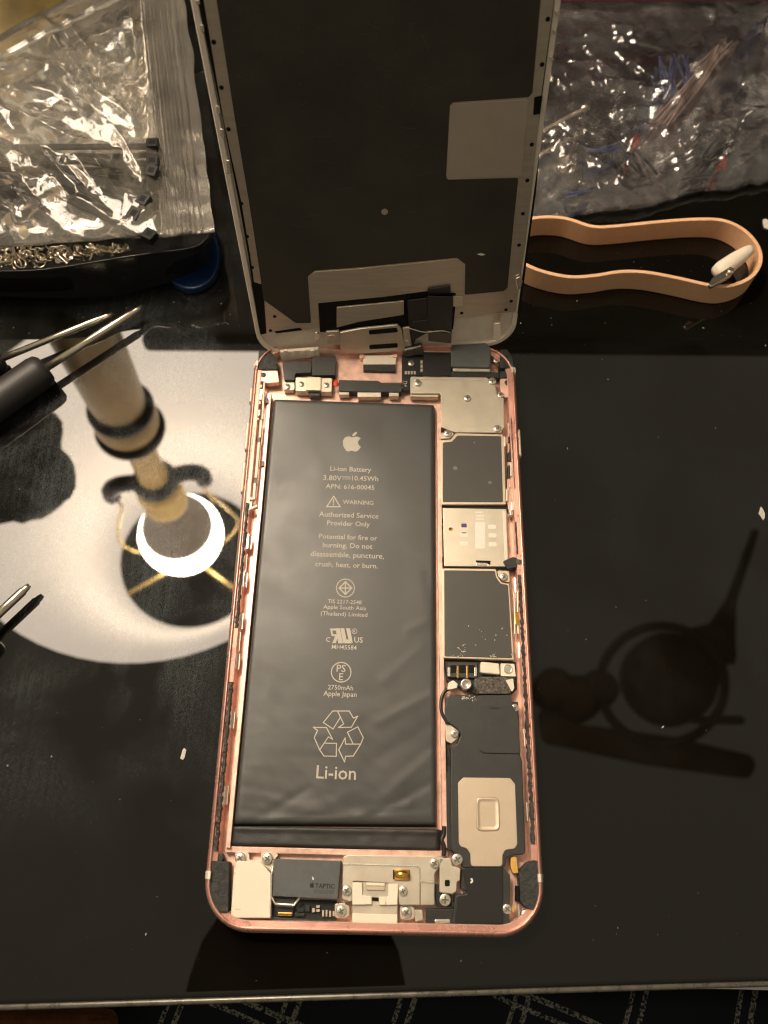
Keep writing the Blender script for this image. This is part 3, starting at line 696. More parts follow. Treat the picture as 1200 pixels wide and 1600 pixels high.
slab('rubber_pad', rect(808, 200, 850, 245), 4.4, 2, 'amber', phone, c2, .6)
slab('corner_bracket', [(862, 392), (968, 392), (965, 460), (940, 510), (900, 520), (865, 470)], 4.4, 2, 'rose', phone, c2, .6)
slab('rubber_pad', [(890, 412), (905, 400), (945, 400), (962, 420), (945, 438), (905, 440)], 4.5, .4, 'speaker', phone, c2, .8)
slab('white_clip', [(940, 312), (965, 318), (968, 345), (955, 372), (948, 345)], 5.3, 2, 'white', phone, c2, .3)
# display flex running into the phone
slab('display_flex', [(352, 165), (545, 150), (530, 372), (350, 375)], 5.0, .3, 'flex', phone, c2, .3)

# ---- logic board shields on the right
slab('shield_cover', [(262, 378), (770, 384), (800, 400), (835, 450), (845, 510), (888, 522), (892, 712), (870, 755), (560, 752), (468, 716), (466, 492), (262, 492)], 4.9, 3.2, 'silver', phone, c2, .5)
slab('shield_step', [(268, 382), (760, 388), (760, 402), (268, 398)], 5.0, .4, 'silver', phone, c2, .1)
slab('shield_side', [(262, 494), (448, 494), (446, 516), (262, 512)], 4.3, 2, 'silver', phone, c2, .1)
for q, k in ((c2(312, 418), 1.15), (c2(645, 521), 1.1), (c2(845, 724), 1.15), (c2(838, 270), .95), (c2(811, 407), 1.2)): screw(q, 4.9 if q[1] > 580 else 4.4, k)
screw(c2(867, 500), 4.4, 1.0)
def framed(pts_out, pts_in, conv, z):
    f = slab('shield_can', pts_out, z, 3.0, 'gold_p', phone, conv, .4, .18)
    slab('dark_sticker', pts_in, z + .07, .15, 'sticker', f, conv, .45, .05); return f
framed([(170, 162), (265, 158), (312, 98), (748, 110), (768, 130), (785, 770), (180, 772)], [(192, 188), (278, 178), (328, 122), (738, 128), (756, 748), (190, 746)], c3, 4.7)
slab('shield_ear', [(172, 95), (280, 90), (300, 110), (255, 150), (172, 155)], 4.5, 2.6, 'silver', phone, c3, .6); screw(c3(238, 100), 4.5, 1.15)
bm = bmesh.new()
for x, y, r in ((487, 190, 9), (308, 428, 22), (634, 564, 18)):
    add_slab(bm, [(x + r * math.cos(t * .7) * (1 + .2 * math.sin(t * 3)), y + r * .8 * math.sin(t * .7)) for t in range(9)], 4.80, .02, c3)
obj('sticker_spots', bm, mat('faint_spot', (0.17, 0.155, 0.135), 0, .6), phone)
sim = slab('card_reader', [(190, 800), (790, 812), (806, 1352), (205, 1348)], 4.5, 2.8, 'silver', phone, c3, .3)
bm = bmesh.new()
add_slab(bm, rect(493, 932, 588, 1182), 4.53, .05, c3, .4)
for x, y in ((652, 978), (656, 1058), (658, 1142), (388, 1052), (388, 1134)): add_slab(bm, [(x - 38, y - 20), (x + 38, y - 20), (x + 38, y + 20), (x - 38, y + 20)], 4.531, .05, c3, .5)
obj('white_marks', bm, 'oval', sim)
bm = bmesh.new(); add_slab(bm, [(365, 948), (415, 948), (418, 984), (365, 984)], 4.535, .05, c3, .25); add_slab(bm, rect(368, 1030, 412, 1040), 4.57, .03, c3)
obj('purple_mark', bm, 'purple', sim)
bm = bmesh.new()
for i, (x0, x1) in enumerate(((495, 565), (500, 575), (503, 570))):
    x = x0
    while x < x1:
        wd = random.choice((4, 6, 8)); add_slab(bm, rect(x, 835 + i * 32, x + wd, 850 + i * 32), 4.53, .03, c3); x += wd + 4
obj('faint_print', bm, 'oval', sim)
slab('white_strip', [(752, 830), (782, 832), (803, 1308), (776, 1312)], 4.75, 1, 'white', phone, c3, .1)
slab('reader_slot', [(500, 1293), (640, 1297), (636, 1338), (600, 1318), (502, 1312)], 4.53, .06, 'hole', sim, c3, .1, 0)
slab('reader_latch', [(505, 1313), (600, 1316), (605, 1345), (505, 1340)], 4.6, .2, 'silver_b', sim, c3, .1)
slab('reader_hole', [(245, 985), (285, 985), (285, 1015), (245, 1015)], 4.53, .06, 'brass', sim, c3, .5, 0)
slab('reader_hole', [(255, 985), (275, 985), (270, 1005), (250, 1005)], 4.56, .06, 'hole', sim, c3, .3, 0)
for x, y in ((200, 795), (190, 900), (185, 960), (190, 1260)): slab('shield_notch', rect(x - 12, y, x + 6, y + 40), 4.2, 1, 'hole', sim, c3, .05, 0)
slab('board_gap', [(185, 775), (800, 785), (800, 812), (190, 800)], 3.6, 1.6, 'pcb', phone, c3, .1)
slab('board_gap', [(200, 1352), (800, 1356), (860, 1380), (200, 1372)], 3.6, 1.6, 'pcb', phone, c3, .1)
framed([(183, 165), (692, 172), (706, 240), (742, 298), (816, 310), (862, 1028), (188, 1010)], [(204, 186), (680, 192), (690, 250), (735, 312), (804, 324), (842, 1010), (208, 994)], c4, 4.7)
slab('shield_ear', [(700, 185), (815, 190), (822, 300), (745, 290), (712, 240)], 4.5, 2.6, 'gold_p', phone, c4, .6); screw(c4(763, 247), 4.5, 1.1)
# connector area
slab('logic_board', [(205, 1035), (880, 1045), (890, 1300), (840, 1345), (500, 1345), (440, 1330), (230, 1225)], 3.3, 1.4, 'pcb', phone, c4, .4)
cn = slab('battery_connector', [(235, 1045), (515, 1050), (512, 1195), (240, 1190)], 4.3, 1.4, 'speaker', phone, c4, .3)
for x0, x1 in ((262, 318), (345, 405), (432, 490)): slab('socket_well', rect(x0, 1075, x1, 1150), 4.34, .1, 'hole', cn, c4, .15, 0)
for x in (332, 420): slab('gold_pin', rect(x - 8, 1085, x + 8, 1195), 4.6, .4, 'brass', cn, c4, .05, .05)
for x in (250, 500): slab('solder_tab', rect(x - 12, 1095, x + 12, 1180), 4.42, .4, 'silver_b', cn, c4, .1, .1)
slab('capacitor_cover', [(545, 1040), (720, 1058), (730, 1165), (545, 1145)], 5.0, 2, 'white', phone, c4, .5, .35)
nb = slab('nut_plate', [(735, 1058), (862, 1062), (878, 1182), (735, 1178)], 4.8, 2, 'white', phone, c4, .2)
obj('nut_ring', lathe_bm([(1.15, 0), (1.15, .25), (.95, .3), (.85, .1)], P(*c4(800, 1112), 4.8) + Vector((0, 0, .02)), n=24), 'silver_b', nb)
obj('nut_hole', lathe_bm([(.88, 0), (.88, .05), (.01, .05)], P(*c4(800, 1112), 4.8) + Vector((0, 0, .03)), n=24), 'hole', nb)
o = slab('foam_pad', [(490, 1200), (540, 1185), (760, 1180), (870, 1195), (850, 1320), (820, 1345), (520, 1345), (482, 1260)], 4.9, 1.8, 'fuzz', phone, c4, .4, .3)
slab('torn_tape', [(780, 1215), (850, 1200), (862, 1290), (840, 1330), (810, 1270)], 5.05, .3, 'bezel', phone, c4, .3)
o = obj('coax_plug', prism_bm(fillet([P(*c4(*p), 5.2) for p in ((245, 1240), (290, 1215), (332, 1250), (325, 1290), (270, 1302), (232, 1310))], .4), Vector((0, 0, -1.8))), 'white', phone, .2)
obj('ring_terminal', lathe_bm([(1.45, 0), (1.45, 1.2), (1.2, 1.4), (.85, 1.4), (.75, .9), (.5, .8), (.01, .8)], P(*c4(405, 1262), 3.6), n=24), 'silver_b', phone)
path = spline([P(*c4(x, y), 4.6) for x, y in ((255, 1295), (210, 1320), (185, 1370))] + [P(*c5(x, y), 4.6) for x, y in ((155, 200), (160, 280), (195, 350), (212, 380))], 8)
obj('antenna_cable', tube_bm(path, .42, 8), 'flex', phone)

# ---- loudspeaker module
sp = slab('loudspeaker', [(205, 165), (240, 135), (450, 140), (470, 180), (745, 190), (805, 300), (815, 640), (832, 690), (860, 1440), (845, 1468), (745, 1472), (700, 1500), (690, 1580), (330, 1580), (325, 1500), (290, 1462), (240, 1440), (235, 575), (290, 545), (322, 470), (290, 420), (190, 350), (185, 250)], 4.9, 3.2, 'speaker', phone, c5, 1.0, .25)
slab('speaker_side', [(190, 780), (238, 770), (240, 1440), (200, 1420)], 4.0, 2.2, 'blackp', phone, c5, .2)
slab('speaker_side', [(190, 540), (228, 540), (232, 770), (192, 785)], 3.0, 1.2, 'foam', phone, c5, .2)
slab('tape_flap', [(455, 140), (738, 138), (752, 225), (800, 310), (817, 628), (510, 622), (474, 595), (470, 400)], 5.25, .33, 'speaker', sp, c5, .6, .1)
slab('tape_dent', [(535, 248), (600, 232), (665, 250), (610, 262)], 5.27, .03, 'flex', sp, c5, .3, 0)
gp = slab('speaker_plate', [(297, 870), (340, 826), (730, 830), (772, 880), (792, 1380), (768, 1418), (690, 1428), (668, 1470), (666, 1566), (404, 1566), (400, 1460), (370, 1415), (318, 1398), (304, 1370)], 5.1, .3, 'gold_p', sp, c5, .8, .08)
emb = fillet([P(*c5(*p), 5.1) for p in ((445, 988), (640, 988), (648, 1275), (450, 1275))], 1.3)
emi = fillet([P(*c5(*p), 5.1) for p in ((475, 1022), (605, 1022), (612, 1242), (482, 1242))], .6)
bm = bmesh.new(); cen = sum(emb, Vector()) / len(emb)
def scaled(lp, k, z): return [Vector((cen.x + (p.x - cen.x) * k, cen.y + (p.y - cen.y) * k, z)) for p in lp]
ls = [scaled(emb, 1.0, 5.09), scaled(emb, .96, 5.30), scaled(emb, .90, 5.42), scaled(emb, .84, 5.30), scaled(emi, 1.0, 5.2), scaled(emi, .9, 5.19)]
vs = [[bm.verts.new(p) for p in l] for l in ls]
for a, b in zip(vs, vs[1:]):
    for i in range(len(a)): bm.faces.new((a[i], a[(i + 1) % len(a)], b[(i + 1) % len(a)], b[i])).smooth = True
bm.faces.new(vs[-1]); bm.faces.new(vs[0][::-1])
obj('embossed_window', bm, 'gold_p', gp)
slab('speaker_ear', [(190, 370), (240, 390), (305, 440), (300, 495), (240, 545), (195, 520)], 4.3, 2.4, 'silver', phone, c5, .6); screw(c5(268, 460), 4.3, 1.0)
screw(c5(770, 245), 4.5, 1.0); slab('speaker_ear', [(745, 190), (800, 195), (802, 300), (750, 290)], 4.5, 2.4, 'blackp', phone, c5, .4)
path = spline([P(*c5(x, y), 4.5) for x, y in ((180, 1230), (178, 1300), (160, 1345), (180, 1400), (175, 1480))], 6)
obj('antenna_cable', tube_bm(path, .5, 8), 'flex', phone)

# ---- lower edge
slab('corner_foam', [(66, 350), (198, 358), (192, 690), (120, 690), (80, 645), (56, 560), (54, 460)], 5.6, 4, 'foam', phone, c6, .6)
slab('rubber_pad', [(95, 305), (150, 302), (165, 330), (150, 356), (95, 356)], 4.6, 2.6, 'blackp', phone, c6, .7)
slab('corner_plate', [(235, 300), (270, 292), (325, 296), (330, 345), (400, 350), (405, 300), (470, 296), (520, 310), (495, 340), (485, 440), (470, 420), (400, 358), (240, 350)], 4.0, 2.3, 'silver', phone, c6, .5)
wp = slab('white_cover', [(228, 400), (242, 385), (245, 352), (400, 354), (472, 440), (466, 722), (285, 722), (240, 722), (210, 700)], 5.3, 3.4, 'white', phone, c6, .5, .25)
slab('moulded_mark', [(232, 424), (242, 426), (240, 442), (230, 440)], 5.32, .04, 'gold_p', wp, c6, .1, 0)
slab('moulded_mark', [(238, 660), (272, 664), (272, 672), (240, 670)], 5.32, .04, 'gold_p', wp, c6, .1, 0)
screw(c6(270, 334), 4.3, 1.25); screw(c6(445, 337), 4.3, 1.25)
tp = slab('vibration_motor', [(488, 338), (922, 352), (900, 602), (480, 580)], 5.3, 3.5, 'taptic', phone, c6, .15, .2)
def flat_text(body, u, v, wpx, z, parent, m, name, hs=1.0, ang=0.0, bold=0.0, extra=None):
    vs, fs, tw, th = text_mesh(body, bold); c = P(u, v, z)
    X = (P(u + 10, v + 10 * math.tan(ang), z) - c).normalized(); Y = Vector((-X.y, X.x, 0))
    k = (P(u + wpx / 2, v, z) - P(u - wpx / 2, v, z)).length / tw; bm = bmesh.new()
    put(bm, vs, fs, lambda q: c + X * q.x * k + Y * q.y * k * hs + Vector((0, 0, .03)))
    if extra: extra(bm, X, Y)
    return obj(name, bm, m, parent)
flat_text('TAPTIC', *c6(818, 515), 30.5, 5.3, tp, 'print_dark', 'printed_text', 1.0, .04, .025,
          lambda bm, X, Y: emblem(bm, *c6(735, 507), 9.5, lambda q: q + Vector((0, 0, .03)), 5.3, X, Y))
flat_text('ENGINE', *c6(814, 552), 31, 5.3, tp, mat('faded_print', (.035, .036, .037)), 'printed_text', .9, .04)
slab('scratch', [(735, 452), (744, 462), (747, 472), (738, 475)], 5.32, .03, 'oval', tp, c6, 0, 0)
pc2 = slab('circuit_board', [(478, 600), (895, 610), (892, 770), (478, 765)], 2.9, 1.2, 'pcb', phone, c6, .2)
slab('flex_connector', [(490, 585), (645, 592), (615, 640), (515, 635)], 4.0, 1.2, 'blackp', phone, c6, .2)
slab('flex_connector', [(500, 642), (620, 648), (610, 712), (508, 710)], 3.6, .8, 'blackp', phone, c6, .2)
slab('gold_contact', [(515, 686), (604, 688), (602, 708), (513, 706)], 4.0, .4, 'brass', phone, c6, .1)
path = [P(*c6(x, y), 5.2) for x, y in ((490, 350), (472, 440), (470, 580), (498, 630), (618, 638), (655, 592))]
obj('bent_wire', tube_bm(path, .28, 8), 'silver_b', phone)
for x, y, w_, h_ in ((735, 660, 18, 24), (762, 640, 22, 16), (762, 665, 22, 16), (800, 672, 12, 40), (822, 672, 12, 40), (845, 676, 12, 38), (868, 680, 12, 30), (690, 640, 30, 40), (625, 690, 60, 20), (640, 655, 40, 26)):
    slab('chip', rect(x, y, x + w_, y + h_), 3.7, .9, 'chip' if w_ < 25 else 'blackp', pc2, c6, .03, .05)
slab('flex_tail', [(695, 742), (800, 745), (775, 768), (715, 766)], 3.4, .6, 'rose', phone, c6, .1)
slab('lower_frame', [(475, 716), (890, 745), (890, 768), (475, 760)], 3.6, 2, 'blackp', phone, c6, .1)
# charging port bracket
pb_ = slab('port_bracket', [(55, 205), (75, 192), (555, 198), (600, 205), (580, 245), (545, 290), (545, 460), (355, 460), (350, 345), (105, 330), (102, 445), (50, 430)], 4.9, 2.6, 'silver', phone, c7, .5)
slab('bracket_step', [(55, 238), (455, 248), (470, 265), (470, 330), (545, 335), (545, 343), (462, 340), (460, 268), (448, 256), (55, 246)], 5.02, .2, 'silver_b', pb_, c7, .2, .05)
slab('bracket_seam', [(466, 335), (470, 335), (470, 458), (465, 458)], 4.93, .05, 'hole', pb_, c7, 0, 0)
slab('roller_well', [(322, 270), (412, 272), (412, 325), (322, 322)], 4.93, .06, 'hole', pb_, c7, .1, 0)
a, b = P(*c7(330, 297), 5.0), P(*c7(408, 299), 5.0)
obj('brass_roller', tube_bm([a, b], 1.15, 20), 'brass', phone)
port = slab('charging_port', [(104, 335), (350, 340), (345, 570), (104, 565)], 4.4, 2.6, 'silver', phone, c7, .2)
slab('port_slot', [(108, 305), (340, 318), (340, 335), (108, 326)], 4.6, 2.6, 'hole', phone, c7, .1)
bm = bmesh.new()
for q, z in (([(104, 338), (158, 340), (158, 408), (178, 410), (178, 458), (104, 458)], 5.0), ([(298, 345), (350, 345), (346, 458), (285, 460), (285, 415), (298, 412)], 5.013), ([(176, 412), (208, 414), (208, 458), (176, 456)], 5.1), ([(248, 416), (285, 416), (282, 460), (248, 458)], 5.11), ([(104, 505), (346, 512), (345, 570), (104, 566)], 5.0), ([(178, 338), (280, 342), (278, 358), (180, 355)], 5.02)):
    add_slab(bm, q, z, .8, c7, .15)
obj('port_shell', bm, 'white', port, .1)
slab('port_recess', [(210, 418), (246, 420), (246, 440), (210, 438)], 4.6, .3, 'hole', port, c7, .05, 0)
slab('port_label', [(180, 350), (280, 352), (278, 382), (182, 380)], 4.75, .3, 'gold_p', port, c7, .2)
for q, k in ((c7(75, 382), 1.15), (c7(377, 385), 1.05)): screw(q, 4.9, k)
for x, y in ((45, 492), (395, 500)):
    slab('port_ear', [(x - 35, y - 40), (x + 20, y - 42), (x + 45, y - 25), (x + 45, y + 25), (x + 20, y + 40), (x - 35, y + 35)], 3.9, 2.2, 'silver', phone, c7, .6); screw(c7(x, y), 3.9, 1.2)
screw(c7(545, 237), 4.9, 1.1)
slab('flex_bracket', [(572, 210), (632, 205), (640, 250), (684, 262), (680, 330), (665, 332), (662, 385), (640, 400), (572, 392), (572, 300)], 4.9, 2.8, 'silver', phone, c7, .4)
slab('bracket_hole', [(600, 325), (627, 325), (627, 360), (600, 360)], 4.93, .05, 'hole', phone, c7, .3, 0)
screw(c7(667, 215), 5.0, 1.3); screw(c7(602, 432), 4.4, 1.35); screw(c7(935, 481), 4.6, 1.1); screw(c7(1036, 514), 4.0, 1.2)
slab('antenna_box', [(692, 262), (912, 258), (950, 300), (945, 575), (640, 572), (655, 405), (710, 400), (712, 380), (688, 378)], 4.7, 3, 'speaker', phone, c7, .4)
slab('antenna_cover', [(690, 264), (912, 260), (912, 560), (655, 556), (665, 410), (720, 404)], 4.95, .3, 'flex', phone, c7, .4)
slab('foam_gap', [(548, 350), (575, 345), (575, 400), (640, 408), (655, 470), (560, 470), (545, 400)], 3.6, 2, 'blackp', phone, c7, .2)
slab('button_bracket', [(500, 482), (650, 480), (655, 590), (500, 586)], 3.9, 2.2, 'blackp', phone, c7, .3)
slab('button_spring', [(545, 538), (630, 536), (628, 556), (548, 556)], 4.3, .6, 'silver_b', phone, c7, .3)
slab('lower_frame', [(645, 574), (960, 570), (985, 560), (960, 592), (640, 592)], 3.8, 2, 'blackp', phone, c7, .2)
slab('lower_frame', [(20, 570), (420, 575), (418, 590), (20, 585)], 3.6, 2, 'fuzz', phone, c7, .1)
slab('lower_frame', [(440, 485), (480, 485), (485, 540), (440, 550)], 3.8, 2, 'silver', phone, c7, .3)
slab('corner_foam', [(1040, 235), (1075, 218), (1118, 230), (1130, 330), (1122, 410), (1090, 490), (1040, 480), (1005, 440), (1000, 280)], 5.6, 4, 'foam', phone, c7, .8)
slab('rubber_pad', [(985, 355), (998, 360), (998, 440), (985, 445)], 5.0, 3, 'hole', phone, c7, .3)
slab('antenna_spring', [(962, 460), (972, 460), (974, 498), (962, 498)], 5.0, 2, 'amber', phone, c7, .1)
slab('antenna_spring', [(990, 455), (1000, 455), (1004, 530), (992, 530)], 5.0, 2, 'silver_b', phone, c7, .1)
slab('amber_tape', [(955, 205), (985, 200), (995, 290), (965, 290), (952, 250)], 4.2, 2, 'amber', phone, c7, .4)
slab('painted_shine', [(735, 318), (748, 316), (752, 335), (740, 345), (735, 338), (745, 330)], 4.97, .02, 'oval', phone, c7, .1, 0)  # highlight on the cover painted as a pale patch
slab('ground_ear', [(1008, 490), (1050, 485), (1062, 515), (1045, 545), (1010, 545)], 4.0, 2, 'gold_p', phone, c7, .5)

# ------------------------------------------------------------------ the lifted screen (a part of the phone)
DW, DH = 76.5, 157.0
def dr(off, n, r=8.5, k=8):
    r = max(r - off, .5); pts = []
    for cx, cy, a0 in ((DW - off - r, off + r - 2.6, -90), (DW - off - r, DH - off - r, 0), (off + r, DH - off - r, 90), (off + r, off + r - 2.6, 180)):
        for i in range(k + 1):
            a = math.radians(a0 + 90 * i / k); pts.append(Dl(cx + r * math.cos(a), cy + r * math.sin(a), n))
    return pts
bm = bmesh.new(); rings = [[bm.verts.new(p) for p in dr(o_, n_)] for o_, n_ in ((.6, -2.6), (.15, -2.4), (0, -1.6), (0.05, -.3), (.3, 0), (1.3, 0.02), (1.5, -.1), (1.6, -.9))]
for a, b in zip(rings, rings[1:]):
    for i in range(len(a)): bm.faces.new((a[i], a[(i + 1) % len(a)], b[(i + 1) % len(a)], b[i]))
bm.faces.new(rings[0][::-1]); bm.faces.new(rings[-1])
disp = obj('display_panel', bm, 'bezel', phone)
# dark channel at the two long sides, then the steel shield, then the graphite sheet
def dstrip(name, uvs_l, uvs_r, n1, h, m, r=0.0, bevel=.05):
    return obj(name, prism_bm(fillet([D(*p, n1) for p in uvs_l] + [D(*p, n1) for p in uvs_r[::-1]], r), -DIN * h), m, disp, bevel)
dstrip('side_channel', [(280, -170), (309, 0), (348, 187), (373, 316), (388, 400), (405, 520)], [(292, -170), (320, 0), (356, 187), (384, 316), (396, 400), (414, 520)], .0, .7, 'hole')
dstrip('side_channel', [(892, -170), (864, 0), (847, 120), (833, 297), (820, 400), (808, 490)], [(899, -170), (871, 0), (853, 120), (838, 297), (824, 400), (813, 490)], .0, .7, 'hole')
dslab('lcd_shield', [(290, -180), (318, 0), (349, 187), (377, 316), (391, 400), (397, 441), (411, 445), (416, 520), (480, 516), (498, 512), (725, 496), (806, 487), (812, 440), (820, 390), (831, 297), (846, 150), (866, 0), (893, -180)], .35, 1.0, 'lcd', disp, r=.3, bevel=.12)
dslab('graphite_sheet', [(308, -178), (338, 0), (367, 187), (389, 316), (402, 400), (412, 469), (462, 505), (486, 505), (481, 432), (492, 423), (560, 418), (714, 403), (727, 413), (726, 461), (787, 455), (793, 450), (803, 345), (810, 278), (699, 281), (697, 275), (703, 165), (708, 160), (826, 152), (832, 145), (845, 0), (868, -178)], .43, .3, 'sheet', disp, r=.6, bevel=.06)
dslab('steel_window', [(699, 278), (704, 163), (826, 155), (815, 276)], .42, .2, 'lcd_light', disp, r=1.0, bevel=.05)
dslab('frame_notch', [(835, 152), (848, 149), (844, 178), (833, 180)], .42, .2, 'hole', disp, bevel=0)
HOLE0 = None
for u, v in ((334, 66), (346, 137), (357, 202), (377, 318), (386, 369.5), (394, 418), (856, 30), (847, 101), (831, 226), (824, 282), (817, 334), (811, 383), d6(517, 858), d6(490, 946), d7(605, 785), d7(895, 715), d7(865, 765)):
    c = D(u, v, .37)
    if HOLE0 is None:
        HOLE0 = obj('frame_hole', prism_bm([(DS * math.cos(k * .4488) + DT * math.sin(k * .4488)) * .52 for k in range(14)], -DIN * .03), 'hole', disp, origin=Vector()); o = HOLE0
        o.location = (c - WPOS[disp.name]) * S
    else: dup(HOLE0, disp, c)
for (u, v), rr, m_ in (((601, 331), .85, 'lcd_light'), (d6(865, 672), .7, 'sheet')):
    c = D(u, v, .48); obj('sheet_spot', prism_bm([c + (DS * math.cos(k * .35) + DT * math.sin(k * .35)) * rr for k in range(18)], -DIN * .06), m_, disp)
# home button bracket and flexes
dslab('bracket_plate', [(484, 431), (492, 425), (560, 420), (714, 405), (724, 413), (722, 470), (700, 478), (500, 515), (489, 505)], .50, .2, 'lcd', disp, r=1.0, bevel=.15)
dslab('bracket_recess', [(497, 474), (600, 464), (668, 455), (712, 458), (712, 475), (708, 515), (640, 515), (500, 519)], .56, .1, 'hole', disp, r=.2, bevel=0)
dslab('home_button_plate', [(526, 481), (631, 471), (631, 492), (560, 503), (526, 512)], 1.2, .6, 'lcd', disp, r=.15, bevel=.2)
dslab('connector_tab', d := [(555, 685), (612, 690), (612, 742), (555, 748)], .9, .3, 'silver', disp, d7, .2)
bk = dslab('home_button_bracket', [(531, 520), (562, 514), (621, 508), (627, 514), (634, 548), (560, 553), (532, 546)], 1.9, .9, 'silver', disp, r=.5, bevel=.2)
for q in ([(576, 516), (620, 512), (622, 519), (577, 523)], [(577, 539), (621, 536), (622, 543), (577, 546)]): dslab('bracket_slot', q, 1.94, .06, 'hole', bk, r=.5, bevel=0)
dslab('bracket_ear', [(509, 519), (530, 517), (532, 536), (512, 538)], 1.5, .7, 'silver', disp, r=.3, bevel=.15)
dslab('bracket_ear', [(629, 513), (643, 511), (645, 540), (632, 543)], 1.3, .7, 'silver', disp, r=.2, bevel=.15)
dslab('bracket_screw', [d6(780 + 18 * math.cos(k * .7), 985 + 26 * math.sin(k * .7)) for k in range(9)], 1.9, .8, 'silver_b', disp, r=.2)
dslab('bracket_screw', [d6(870 + 26 * math.cos(k * .7), 993 + 18 * math.sin(k * .7)) for k in range(9)], 1.8, .5, 'gold_p', disp, r=.2)
dslab('bracket_screw', [d7(283 + 18 * math.cos(k * .7), 962 + 16 * math.sin(k * .7)) for k in range(9)], 1.6, .5, 'silver_b', disp, r=.2)
dslab('flex_ribbon', [(668, 463), (708, 464), (706, 522), (668, 516)], 2.2, .3, 'flex', disp, r=.2)
dslab('flex_tape', [(669, 452), (704, 447), (704, 458), (669, 464)], 1.2, .3, 'flex', disp, r=.1)
dslab('flex_ribbon', [(636, 470), (669, 466), (668, 516), (640, 520)], 1.5, .5, 'flex', disp, r=.3)
dslab('flex_fold', [(669, 518), (706, 522), (705, 537), (669, 533)], 2.6, .5, 'greyflex', disp, r=.2)
dslab('home_button_cable', [(645, 503), (670, 500), (668, 520), (650, 530), (644, 545), (640, 520)], 1.8, .5, 'flex', disp, r=.4)
path = spline([D(636, 512, 2.0), D(650, 516, 2.4), D(664, 519, 2.6), D(690, 517, 2.5), D(704, 520, 2.4)], 6)
obj('flex_edge', tube_bm(path, .16, 6), 'silver', disp)
dslab('speaker_gasket', [(437, 550), (498, 545), (500, 558), (440, 564)], 1.6, 1.2, 'white', disp, r=.4, bevel=.3)
for k in range(4): dslab('gasket_rib', [(443 + k * 14, 548), (449 + k * 14, 547.5), (450 + k * 14, 556), (444 + k * 14, 556.5)], 2.0, .5, 'white', disp, r=.3, bevel=.2)
dslab('button_tube', [(630, 548), (660, 541), (663, 553), (632, 560)], 2.4, 2, 'greyflex', disp, r=.7, bevel=.5)
tabp = dslab('white_tab', [(772, 506), (782, 505), (783, 528), (777, 533), (771, 530)], 1.6, .5, 'white', disp, r=.5, bevel=.15)
dslab('tab_slot', [(776, 490), (782, 490), (781, 506), (775, 506)], 1.0, .3, 'lcd', disp, r=.2, bevel=.1)
dslab('corner_clip', [(805, 436), (813, 432), (817, 440), (814, 452), (808, 452)], 1.2, .6, 'silver_b', disp, r=.5, bevel=.25)
for u, v, hh in ((308, 4, 8), (315, 45, 12), (340, 172, 12), (346, 208, 12), (356, 262, 22), (870, 20, 8), (866, 50, 8), (861, 92, 8)):
    dslab('edge_clip', [(u - 3, v - hh / 2), (u + 3, v - hh / 2), (u + 5, v + hh / 2), (u - 1, v + hh / 2)], .7, .6, 'silver_b', disp, r=.3, bevel=.2)
dslab('dark_cutout', [(393, 442), (411, 445), (416, 521), (407, 523)], .37, .1, 'hole', disp, bevel=0)
dslab('dark_cutout', [(428, 518), (468, 512), (474, 516), (432, 521)], .37, .1, 'hole', disp, bevel=0)
dslab('bright_scratch', [(744, 397), (752, 395.5), (760, 398), (752, 399.5)], .46, .02, 'oval', disp, bevel=0)

M['scuff'] = mat('graphite_scuff', (0.075, 0.066, 0.050), 0, .5)
bm = bmesh.new(); rs = random.Random(4)
for k in range(34):
    u, v = rs.uniform(360, 810), rs.uniform(0, 400); an = rs.uniform(-.5, .5) + (1.5 if rs.random() < .2 else 0); L = rs.uniform(5, 34); bend = rs.uniform(-5, 5)
    if u < 345 + v * .16 or u > 690: continue
    p = [D(u + math.cos(an) * L * t, v + math.sin(an) * L * t + bend * t * (1 - t), .455) for t in (0, .25, .5, .75, 1)]
    for a, b in zip(p, p[1:]):
        d = (b - a).normalized(); n = DIN.cross(d) * rs.uniform(.03, .07); bm.faces.new([bm.verts.new(x) for x in (a + n, a - n, b - n, b + n)])
obj('sheet_scuffs', bm, 'scuff', disp)
